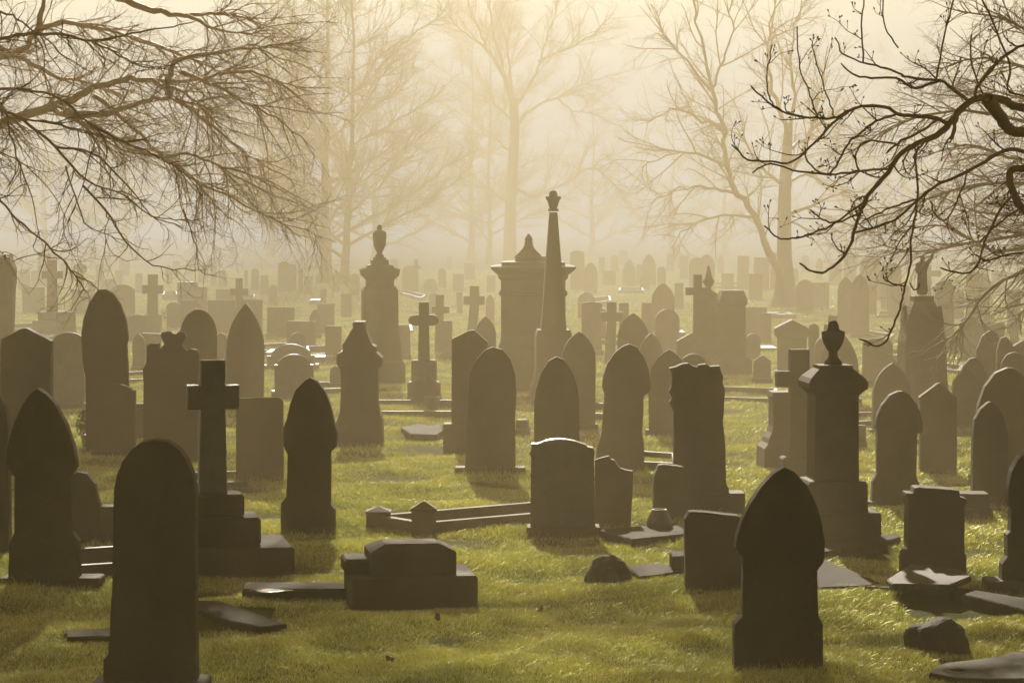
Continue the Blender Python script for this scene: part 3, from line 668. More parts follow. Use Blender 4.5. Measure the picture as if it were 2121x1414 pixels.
# --- statues: one skinned body each
def figure(name, mat, parent, scale, joints, edges, radii):
    me = bpy.data.meshes.new(name); me.from_pydata([Vector(j) * scale for j in joints], edges, []); me.update()
    o = bpy.data.objects.new(name, me); COL.objects.link(o); o.parent = parent; me.materials.append(mat)
    sk = o.modifiers.new('skin', 'SKIN'); 
    if not me.skin_vertices: me.attributes.new('skin', 'FLOAT', 'POINT') if False else None
    bpy.context.view_layer.objects.active = o
    lay = me.skin_vertices[0] if me.skin_vertices else None
    if lay is None:
        import bmesh
        bm = bmesh.new(); bm.from_mesh(me); sl_ = bm.verts.layers.skin.verify()
        for i, v in enumerate(bm.verts): v[sl_].radius = (radii[i][0] * scale, radii[i][1] * scale); v[sl_].use_root = (i == 0)
        bm.to_mesh(me); bm.free()
    else:
        for i, s in enumerate(lay.data): s.radius = (radii[i][0] * scale, radii[i][1] * scale); s.use_root = (i == 0)
    ss = o.modifiers.new('sub', 'SUBSURF'); ss.levels = ss.render_levels = 2
    sk.use_smooth_shade = True
    return o
# joints for a robed figure one unit high
ROBE = [(0, 0, .42), (0, 0, .2), (0, 0, 0), (0, 0, .60), (0, 0, .76), (0, 0, .83), (0, 0, .90), (0, -.01, .965)]
ROBE_R = [(.13, .11), (.15, .13), (.17, .15), (.115, .10), (.115, .085), (.045, .045), (.06, .065), (.05, .055)]
ROBE_E = [(0, 1), (1, 2), (0, 3), (3, 4), (4, 5), (5, 6), (6, 7)]
t, Y = monument('angel_monument', 'tall gabled pedestal bearing a statue with one raised arm at right', 'monument', 1911, 865, 4)
MB().lathe(sqp([(52, 9999), (50, 830), (46, 800), (44, 780), (42, 705), (39, 690), (37, 668)], Y, 1911), 4).build('pedestal', M['sand'], t)
mb = MB().lathe(sqp([(37, 668), (38, 662), (34, 655), (30, 645), (24, 630), (21, 624), (21, 613), (19, 612)], Y, 1911), 4)
k = Y / FPX
for a in range(4):
    m = Matrix.Rotation(R(90) * a, 4, 'Z')
    g = MB().prism([(-22 * k, at(1911, 668, Y).z), (22 * k, at(1911, 668, Y).z), (0, at(1911, 634, Y).z)], .08, .01, -37 * k)
    mb.add([m @ Vector(p) for p in g.v], g.f)
mb.build('gabled_cap', M['sand'], t)
z = at(1911, 613, Y).z; hgt = at(1911, 527, Y).z - z
f = figure('statue', M['sand'], t, hgt, ROBE + [(.13, 0, .80), (.24, 0, .93), (.27, 0, 1.13), (-.12, -.01, .76), (-.145, -.03, .60), (-.06, -.10, .52)],
           ROBE_E + [(4, 8), (8, 9), (9, 10), (4, 11), (11, 12), (12, 13)], ROBE_R + [(.055, .055), (.042, .042), (.034, .034), (.05, .05), (.045, .045), (.035, .035)])
f.location = (0, 0, z)
t, Y = monument('statue_monument', 'pale robed statue on a plain pedestal beyond the left stepped cross', 'monument', 165, 650, 0)
MB().lathe(sqp([(19, 9999), (19, 640), (15, 634), (15, 606), (18, 602), (18, 598)], Y, 165), 4).build('pedestal', M['grey'], t)
z = at(165, 598, Y).z; hgt = at(165, 536, Y).z - z
f = figure('statue', M['grey'], t, hgt, ROBE + [(.15, 0, .77), (.20, -.02, .58), (.08, -.12, .55), (-.15, 0, .77), (-.20, -.02, .58), (-.08, -.12, .55)],
           ROBE_E + [(4, 8), (8, 9), (9, 10), (4, 11), (11, 12), (12, 13)], ROBE_R + [(.06, .06), (.045, .045), (.035, .035)] * 2)
f.location = (0, 0, z)

# ------------------------------------------------------------------ graves' kerbs, ledgers, fallen slabs
def gpz(x, y, z):
    d = ray(x, y); k = (z - CAMZ) / d.z
    return Vector((d.x * k, d.y * k, z))
def kerb(c, h, label, th=.09, mat='kerb', posts=()):
    """rectangular grave kerb from four ground corners in pixels: far left, far right, near right, near left"""
    p = [gp(*q) for q in c]; o = sum(p, Vector()) / 4
    t = thing('grave_kerb', label, 'kerb', o, 0, 'grave kerbs')
    for i in range(4):
        a, b = p[i] - o, p[(i + 1) % 4] - o; m = (a + b) / 2; d = b - a
        ln = d.length + (th if i % 2 == 0 else -th - .004)
        if ln < .05: continue
        rm = Matrix.Rotation(math.atan2(d.y, d.x), 4, 'Z')
        MB().box((m.x, m.y, h / 2 - .05), (ln, th, h + .1), .01, rm).build('rail', M[mat], t)
    for i, ph in posts:
        q = p[i] - o; w = .27
        MB().lathe([(w / 2, -.1), (w / 2, ph * .72), (w / 2 + .012, ph * .74), (w / 2 + .012, ph * .8), (.01, ph)], 4, (q.x, q.y)).build('corner_post', M[mat], t)
    return t
pB, pA = gp(784, 1093), gp(878, 1109); pE = gp(1115, 1064)
def topx(v):
    # picture pixel of a ground point
    dy = v.y; dz = v.z - CAMZ; fwd = dy * cp - dz * sp; up = dy * sp + dz * cp
    return (CX + FPX * v.x / fwd, CY - FPX * up / fwd)
kerb([(784, 1093), (1115, 1064), topx(pA + (pE - pB)), (878, 1109)], .15, 'long kerbed grave with two peaked corner posts leading to the broad low headstone', .12, 'sand', ((0, .25), (3, .39)))
KERBS = [
 ([(130,1163),(330,1150),(342,1184),(140,1198)], .13, 'low kerb with two bright wet rails between the nearest left stones'),
 ([(400,992),(502,990),(506,1012),(396,1014)], .1, 'low wet kerb just behind the big stepped cross'),
 ([(775,842),(945,842),(950,866),(770,866)], .13, 'kerbed plot with a small bowl in front of the rounded-arm cross'),
 ([(1325,950),(1397,955),(1400,976),(1322,972)], .12, 'bright kerb between the mushroom-hooded stone and the scroll-topped one'),
 ([(1190,846),(1262,850),(1264,872),(1188,868)], .13, 'bright kerb right of the plain rounded stone below the obelisk'),
 ([(1495,812),(1607,816),(1602,838),(1490,834)], .12, 'wide low kerb on the sunny grass left of the half-hidden cross'),
 ([(536,722),(604,719),(606,733),(538,736)], .13, 'small kerb with two thin bright rails right of the smooth tapering stone'),
 ([(636,729),(700,727),(702,743),(640,746)], .16, 'gleaming kerb right of the shallow-arched headstones'),
 ([(690,734),(745,744),(730,756),(680,746)], .14, 'slanting gleaming kerb left of the bottle-shaped pedestal'),
 ([(262,783),(304,781),(304,797),(260,799)], .14, 'bright kerb right of the very tall bullet-shaped headstone'),
 ([(26,680),(74,677),(74,688),(24,690)], .14, 'two bright kerb rails beside the left edge slab tomb'),
 ([(818,680),(850,679),(852,692),(816,692)], .12, 'bright kerb at the right foot of the draped urn monument'),
 ([(1220,704),(1292,703),(1294,714),(1218,715)], .15, 'glinting kerb behind the small tilted cross'),
 ([(1958,706),(2024,709),(2022,718),(1952,714)], .14, 'double bright kerb rails right of the angel monument'),
 ([(1950,680),(1974,687),(1968,694),(1944,687)], .12, 'short slanting bright kerb right of the angel pedestal top'),
 ([(1950,711),(1980,718),(1974,727),(1942,719)], .13, 'short slanting kerb halfway down the angel pedestal'),
 ([(1950,760),(1992,766),(1988,778),(1944,772)], .12, 'low bright kerb near the foot of the angel monument'),
 ([(1810,736),(1874,733),(1876,744),(1808,748)], .12, 'flat glinting kerb left of the angel monument foot'),
 ([(1772,868),(1818,866),(1820,884),(1770,887)], .12, 'bright wet kerb between urn monument and pointed stones at right'),
 ([(640,803),(720,801),(722,815),(638,818)], .12, 'thin bright kerb behind the lone pointed stone left of centre'),
 ([(90,694),(124,692),(126,702),(88,704)], .1, 'small bright kerb at the foot of the left stepped cross'),
 ([(838,606),(880,618),(872,624),(830,612)], .16, 'slanting far kerb right of the draped urn'),
 ([(1285,602),(1330,602),(1332,608),(1283,608)], .15, 'glinting far kerb below the slim pointed pair'),
 ([(1786,690),(1850,700),(1840,708),(1776,697)], .12, 'long faint kerb behind the hanging twig'),
 ([(1820,652),(1850,652),(1850,660),(1818,660)], .12, 'far small kerb left of the angel statue'),
 ([(480,624),(526,624),(528,632),(478,632)], .3, 'glinting far kerb right of the smaller plain cross'),
 ([(340,615),(366,615),(366,622),(338,622)], .25, 'short bright far kerb right of the middle cross'),
 ([(1207,628),(1262,622),(1264,632),(1206,640)], .2, 'faint bright kerb far behind the small tilted cross'),
 ([(1476,590),(1554,590),(1556,598),(1474,598)], .12, 'long pale kerb behind the corniced tomb near the tree'),
]
for c, h, lab in KERBS: kerb(c, h, lab)
def ledger(x0, x1, yb, h, dep, label, mat='polish', rot=0, tilt=0):
    Y = dist(yb); a, b = at(x0, yb, Y), at(x1, yb, Y)
    o = MB().box((0, dep / 2, h / 2 - .05), (b.x - a.x, dep, h + .1), .012).build('ledger_stone', M[mat])
    o.location = ((a.x + b.x) / 2, Y, 0); o.rotation_euler = (R(tilt), 0, R(rot))
    clear((a.x + b.x) / 2, Y + dep / 2, (b.x - a.x) / 2, dep / 2, R(rot))
    return tag(o, label, 'ledger', 'flat ledger stones')
ledger(502, 716, 1243, .11, .5, 'long low polished ledger with a blinding sun patch beside the cut pedestal', 'slab', 2)
o = bpy.data.objects['ledger_stone']; a = gpz(556, 1223, .112); mb = MB()
mb.lathe([(.001, 0), (.1, .0005), (.17, 0), (.172, -.004)], 28); mb.v = [(x * (1.15 + .2 * math.sin(3 * math.atan2(y, x) + 1)), y * (.9 + .1 * math.cos(4 * math.atan2(y, x))), z) for x, y, z in mb.v]
f = mb.build('water_film', M['film'], o, True); f.matrix_parent_inverse = Matrix(); f.location = (a.x - o.location.x, a.y - o.location.y, .0615 + .055)
ledger(550, 570, 744, .18, 1.6, 'small dazzling polished ledger left of the gleaming arched stones')
ledger(649, 685, 752, .16, 1.0, 'dazzling white-lit polished ledger right of the gleaming arched stones')
ledger(1560, 1612, 730, .12, 1.6, 'flat glinting ledger left of the broad gabled tomb')
ledger(452, 468, 690, .3, 1.4, 'tiny glinting ledger between two tapering headstones', 'polish')
ledger(556, 584, 678, .25, 2.0, 'small glinting ledger in the haze left of the twin trunks')
ledger(1368, 1420, 702, .2, 2.0, 'low hazy ledger right of the wide pointed headstone')
ledger(1595, 1650, 660, .15, 3.0, 'pale low ledger at the foot of the right tree', 'grey')
ledger(640, 668, 632, .2, 2.0, 'small bright ledger beneath the twin trunks')

def flat(poly, z, label, mat='sand', thick=None, name='fallen_slab', cat='slab'):
    pts = [gpz(x, y, z) for x, y in poly]; o = sum(pts, Vector()) / len(pts)
    q = [(p.x - o.x, p.y - o.y) for p in pts]
    mb = MB().prism(q, thick or (z + .08), .012, 0, random.Random(len(poly)), .004 if mat == 'insc' else .008)
    m = Matrix.Rotation(R(90), 4, 'X')
    # outline lies in x,z of the prism: turn it flat
    mb.v = [(x, zz, -y) for x, y, zz in mb.v]; mb.f = [tuple(f) for f in mb.f]
    ob = mb.build(name, M[mat]); ob.location = (o.x, o.y, z - (thick or (z + .08)) / 2)
    xs = [a for a, b in q]; ys = [b for a, b in q]
    clear(o.x + (min(xs) + max(xs)) / 2, o.y + (min(ys) + max(ys)) / 2, (max(xs) - min(xs)) / 2 * .66, (max(ys) - min(ys)) / 2 * .66)
    return tag(ob, label, cat, 'fallen slabs')
flat([(360,1243),(455,1243),(594,1291),(540,1297),(480,1285),(408,1262)], .075, 'fallen pale slab lying slanted right of the nearest left headstone', 'slab')
flat([(130,1305),(232,1300),(232,1316),(140,1318)], .03, 'flat slab sunk in the grass left of the nearest left headstone', 'slab')
flat([(1690,1160),(1708,1158),(1822,1205),(1800,1211),(1690,1216)], .06, 'dark triangular fallen slab behind the nearest right headstone', 'slab')
flat([(1790,1214),(1960,1212),(2140,1240),(2140,1266),(1975,1224)], .085, 'dark low ledge under the small inscribed slab at right', 'slab')
ob = flat([(1885,1171),(1990,1180),(2012,1192),(1968,1207),(1848,1205),(1836,1198)], .19, 'small inscribed slab with rows of worn lettering before the square pedestal', 'insc', .06)
ob.rotation_euler = (R(1.5), 0, 0)
ob = flat([(1925,1392),(1935,1380),(1960,1371),(2010,1366),(2070,1358),(2090,1350),(2150,1346),(2150,1403),(2060,1405),(1980,1403)], .06, 'fallen inscribed headstone with carved roundel in the bottom right corner', 'insc')
c = gpz(1985, 1388, .06) - ob.location
rg_ = MB().lathe([(.0, 0), (.10, .0), (.11, .012), (.125, .012), (.135, 0), (.15, 0), (.155, .01), (.165, .01), (.17, -.01)], 32).build('carved_roundel', M['grey'], ob)
rg_.location = (c.x, c.y, .07); rg_.scale = (.75, .75, .6)
flat([(1295,1170),(1365,1165),(1400,1175),(1430,1178),(1360,1190),(1325,1193)], .07, 'broken pale slab lying between the boulder and low square headstone', 'slab')
flat([(1388,1142),(1430,1139),(1430,1150),(1392,1152)], .2, 'small squared block beside the low dark square headstone', 'slab')
flat([(1640,1128),(1780,1112),(1850,1104),(1866,1111),(1800,1130),(1660,1148)], .09, 'long flat slab at the foot of the tall urn monument', 'slab')
flat([(1243,1096),(1400,1082),(1428,1104),(1308,1116)], .1, 'low dark ledger carrying a flower holder right of the broken headstone', 'slab')
flat([(830,884),(868,877),(890,881),(912,878),(918,890),(905,900),(850,898)], .13, 'broken kerb rubble on the sunny grass left of the gabled stone', 'slab')
# cut pedestal in the foreground
Y = dist(1258)
t = thing('stump_pedestal', 'squat chamfer-topped pedestal stump on a wide base in the foreground', 'pedestal', (at(845, 446, Y).x, Y + .35, 0), R(8))
k = Y / FPX
MB().box((0, 0, .1), (262 * k, .95, .4), .02).build('base', M['soot'], t)
w = 180 * k / 2
MB().lathe([(w, .3), (w, .30 + 46 * k), (w - .03, .3 + 50 * k), (w * .62, .3 + 62 * k)], 4, sq=.8).build('pedestal', M['soot'], t)
MB().box((-w * 1.15, .1, .36), (.32, .5, .14), .02).build('shoulder_block', M['soot'], t)
clear(t.location.x, t.location.y, 131 * k, .47, R(8))
# low steps of the big cross keep grass off
for x, y, hw_ in ((440, 1180, 156), ): clear(gp(x, y).x, gp(x, y).y, hw_ * dist(y) / FPX, hw_ * .8 * dist(y) / FPX)

def rock(x0, x1, yt, yb, label, seed, dep=.6, squash=None):
    import bmesh
    from mathutils import noise
    Y = dist(yb); a, b = at(x0, yb, Y), at(x1, yb, Y); w = (b.x - a.x) / 2; h = at(x0, yt, Y).z
    bm = bmesh.new(); bmesh.ops.create_icosphere(bm, subdivisions=4, radius=1)
    for v in bm.verts:
        p = v.co.copy(); f = 1 + .22 * noise.noise(p * 1.3 + Vector((seed, 0, 0))) + .09 * noise.noise(p * 3.1 + Vector((0, seed, 0))) + .03 * noise.noise(p * 9)
        p *= f; p.z = max(p.z, -.25)
        if p.z > .55: p.z = .55 + (p.z - .55) * .7
        v.co = Vector((p.x * w, p.y * w * dep / .6, p.z * h * 1.05))
    me = bpy.data.meshes.new('boulder'); bm.to_mesh(me); bm.free(); me.materials.append(M['rock'])
    o = bpy.data.objects.new('boulder', me); COL.objects.link(o); o.location = ((a.x + b.x) / 2, Y, .0)
    return tag(o, label, 'boulder', 'boulders in the grass')
rock(1872, 2012, 1272, 1352, 'rounded dark boulder in the foreground grass at lower right', 3)
rock(1212, 1304, 1146, 1203, 'small dark boulder in the grass in front of the broken headstone', 8)
rock(842, 914, 772, 838, 'rugged stone mound under the rounded-arm cross', 5)
# flower holders and bowls
def pot(x, yb, label, rads, zs, mat='clay', name='flower_holder', cat='flower pot'):
    Y = dist(yb); o = MB().lathe([(r * Y / FPX, (yb - y) * Y / FPX) for r, y in zip(rads, zs)], 20).build(name, M[mat], None, True)
    o.location = (at(x, yb, Y).x, Y, .0); return tag(o, label, 'flower pot', 'flower holders on graves')
o = pot(1366, 1108, 'dark dome-shaped flower holder with a ring rim on the low ledger', [27, 26, 20, 16, 15, 13, 12], [1108, 1095, 1082, 1076, 1072, 1072, 1078], 'polish'); o.location.z = .1
o = pot(895, 850, 'small bowl with shining rim on the kerb before the rounded-arm cross', [10, 14, 15, 17, 16, 13], [850, 842, 832, 825, 823, 829], 'polish'); o.location.z = .02
def bouquet(x, yb, wpx, hpx, label, seed, n=260):
    Y = dist(yb); k = Y / FPX; rng = random.Random(seed)
    t = thing('grave_bouquet', label, 'bouquet', (at(x, yb, Y).x, Y, 0), 0, 'bouquets on graves')
    MB().lathe([(wpx * .2 * k, -.02), (wpx * .3 * k, hpx * .35 * k), (wpx * .26 * k, hpx * .36 * k)], 12).build('vase', M['clay'], t)
    mb = MB()
    for i in range(n):
        d = Vector((rng.gauss(0, 1), rng.gauss(0, 1), rng.gauss(0, 1))).normalized() * rng.random() ** .4
        c = Vector((d.x * wpx * .5 * k, d.y * wpx * .4 * k, (hpx * .62 + d.z * hpx * .4) * k)); s = rng.uniform(.02, .045)
        a = Vector((rng.gauss(0, 1), rng.gauss(0, 1), rng.gauss(0, 1))).normalized(); b = a.orthogonal().normalized()
        mb.add([c - a * s, c + b * s * .5, c + a * s, c - b * s * .5], [(0, 1, 2, 3)])
    mb.build('leaves', M['flower'], t); return t
bouquet(182, 930, 48, 85, 'dark withered bouquet between the two squat stones at left', 2, 420)
bouquet(572, 700, 28, 30, 'small sunlit bouquet above the bright kerbs right of the tapering stone', 4)
bouquet(345, 664, 26, 26, 'glinting bouquet right of the middle plain cross', 6, 160)
bouquet(1795, 790, 22, 34, 'hazy bouquet behind the tall urn monument', 9, 160)
def leaf(x, y, label, seed):
    rng = random.Random(seed); p = gp(x, y); s = .032
    mb = MB(); n = 10
    rim = [Vector((math.cos(2 * math.pi * i / n) * s * (1 + .35 * (i % 2)), math.sin(2 * math.pi * i / n) * s * .7 * (1 + .35 * (i % 2)), .02 * math.sin(i * 1.7))) for i in range(n)]
    rot = Matrix.Rotation(R(50), 4, 'X') @ Matrix.Rotation(rng.uniform(0, 6), 4, 'Z')
    top = [rot @ v for v in rim]; mb.add(top + [v - Vector((0, .002, .003)) for v in top] + [(0, 0, .012), (0, .001, .006)],
        [(i, (i + 1) % n, 2 * n) for i in range(n)] + [((i + 1) % n + n, i + n, 2 * n + 1) for i in range(n)] + [(i + n, (i + 1) % n + n, (i + 1) % n, i) for i in range(n)])
    o = mb.build('fallen_leaf', M['leaf']); o.location = (p.x, p.y, .075 + gh(p.x, p.y)); tag(o, label, 'leaf', 'fallen leaves')
leaf(1120, 1268, 'reddish fallen leaf on the grass right of the cut pedestal', 1)
leaf(808, 1386, 'dark fallen leaf near the bottom edge of the grass', 2)
leaf(906, 1306, 'brown fallen leaf just below the cut pedestal', 3)

# ------------------------------------------------------------------ trees
class Wood:
    def __init__(s, seed): s.p = []; s.rng = random.Random(seed)
    def add(s, pts, rads, k): s.p.append((pts, rads, k))
    def trim(s, n0, loc):
        """drop the high crown's branches that would hang down into the view"""
        out = []
        for pts, rads, k in s.p[n0:]:
            bad = False
            for p in pts:
                q = p + Vector(loc)
                if q.y > 2 and (q.z - CAMZ) / q.y < .0785 and abs(q.x) / q.y < .19: bad = True; break
            if not bad: out.append((pts, rads, k))
        s.p[n0:] = out
    def build(s, name, mat, parent):
        groups = {}
        for pts, rads, k in s.p: groups.setdefault((len(pts), k), []).append((pts, rads))
        V, F, base = [], [], 0
        for (n, k), lst in groups.items():
            P = np.array([[tuple(q) for q in pts] for pts, _ in lst]); Rr = np.array([r for _, r in lst])
            Tn = np.empty_like(P); Tn[:, 1:-1] = P[:, 2:] - P[:, :-2]; Tn[:, 0] = P[:, 1] - P[:, 0]; Tn[:, -1] = P[:, -1] - P[:, -2]
            Tn /= np.linalg.norm(Tn, axis=2, keepdims=True) + 1e-9
            D = P[:, -1] - P[:, 0]; ref = np.where(np.abs(D[:, 2:3]) > .7 * np.linalg.norm(D, axis=1, keepdims=True), np.array([[1., 0, 0]]), np.array([[0., 0, 1.]]))
            U = np.cross(Tn, ref[:, None, :]); U /= np.linalg.norm(U, axis=2, keepdims=True) + 1e-9
            Wv = np.cross(Tn, U)
            a = np.arange(k) * 2 * math.pi / k
            ring = P[:, :, None, :] + Rr[:, :, None, None] * (np.cos(a)[None, None, :, None] * U[:, :, None, :] + np.sin(a)[None, None, :, None] * Wv[:, :, None, :])
            m = len(lst); V.append(ring.reshape(-1, 3))
            i = np.arange(m)[:, None, None] * n * k + np.arange(n - 1)[None, :, None] * k; j = np.arange(k)[None, None, :]; j2 = (j + 1) % k
            F.append((np.stack([i + j, i + j2, i + k + j2, i + k + j], -1) + base).reshape(-1, 4)); base += m * n * k
        V = np.concatenate(V); F = np.concatenate(F)
        me = bpy.data.meshes.new(name); me.vertices.add(len(V)); me.vertices.foreach_set('co', V.astype(np.float32).ravel())
        me.loops.add(F.size); me.loops.foreach_set('vertex_index', F.astype(np.int32).ravel())
        me.polygons.add(len(F)); me.polygons.foreach_set('loop_start', np.arange(0, F.size, 4, dtype=np.int32)); me.polygons.foreach_set('use_smooth', np.ones(len(F), dtype=bool))
        me.update(calc_edges=True); me.materials.append(mat)
        o = bpy.data.objects.new(name, me); COL.objects.link(o); o.parent = parent
        return o
    def rv(s): r = s.rng; return Vector((r.gauss(0, 1), r.gauss(0, 1), r.gauss(0, 1)))
    def smooth(s, pts, sub=4):
        P = [Vector(p) for p in pts]; P = [P[0] * 2 - P[1]] + P + [P[-1] * 2 - P[-2]]; out = []
        for i in range(1, len(P) - 2):
            for j in range(sub):
                t = j / sub; a, b, c, d = P[i - 1], P[i], P[i + 1], P[i + 2]
                out.append(.5 * ((2 * b) + (c - a) * t + (2 * a - 5 * b + 4 * c - d) * t * t + (3 * b - a - 3 * c + d) * t ** 3))
        out.append(P[-2]); return out
    def limb(s, pts, r0, r1, k=6, jit=0.0):
        q = s.smooth(pts); n = len(q)
        if jit: q = [q[0]] + [p + s.rv() * jit for p in q[1:]]
        rads = [r0 + (r1 - r0) * (i / (n - 1)) ** .8 for i in range(n)]
        s.add(q, rads, k); return q, rads
    def sprout(s, pts, rads, lvl, P, t0=.05):
        """children along a branch; P[lvl] = (per metre, length, spread deg, wander, lift, points, sides, max radius)"""
        if lvl >= len(P): return
        dens, L, spread, wander, lift, npt, k, rmax = P[lvl]
        seg = [(pts[i + 1] - pts[i]).length for i in range(len(pts) - 1)]; tot = sum(seg)
        n = dens * tot; n = int(n) + (1 if s.rng.random() < n - int(n) else 0)
        for _ in range(n):
            t = t0 + (1 - t0) * s.rng.random(); d = t * tot; i = 0
            while i < len(seg) - 1 and d > seg[i]: d -= seg[i]; i += 1
            f = d / max(seg[i], 1e-6); p = pts[i].lerp(pts[i + 1], min(1, f)); tg = (pts[i + 1] - pts[i]).normalized()
            pr = rads[i] + (rads[i + 1] - rads[i]) * min(1, f)
            ax = s.rv(); ax = (ax - tg * ax.dot(tg)).normalized()
            an = R(spread) * s.rng.uniform(.6, 1.35)
            dr = (tg * math.cos(an) + ax * math.sin(an) + Vector((0, 0, lift))).normalized()
            ln = L * s.rng.uniform(.45, 1.3) * (1.1 - .6 * t); st = ln / (npt - 1)
            q = [p.copy()]; w = s.rv() * wander
            for _j in range(npt - 1):
                w = w * .5 + s.rv() * wander
                dr = (dr + w + Vector((0, 0, lift * .5))).normalized(); q.append(q[-1] + dr * st)
            r0 = min(rmax, pr * .7); r1 = max(r0 * .35, .0016)
            rr = [r0 + (r1 - r0) * j / (npt - 1) for j in range(npt)]
            s.add(q, rr, k); s.sprout(q, rr, lvl + 1, P)
def px_limb(lst, D0, D1, sx=1.0, ox=0.0):
    n = len(lst); return [at(ox + x * sx, y * sx, D0 + (D1 - D0) * i / (n - 1)) for i, (x, y) in enumerate(lst)]
def joined(pts, side):
    """a limb that leaves the view is carried on to its trunk (the tree's own axis)"""
    p = pts[0]
    if side == 0: return pts
    z = min(max(p.z + .5, 2.2), 12.0); m = Vector((p.x * .5, p.y * .5, (p.z + z) / 2 + .12))
    return [Vector((0, 0, z)), m] + pts
def tree_thing(label, loc, name='bare_tree'):
    return thing(name, label, 'tree', loc, 0, 'bare winter trees')
def rel(pts, loc): return [p - Vector(loc) for p in pts]

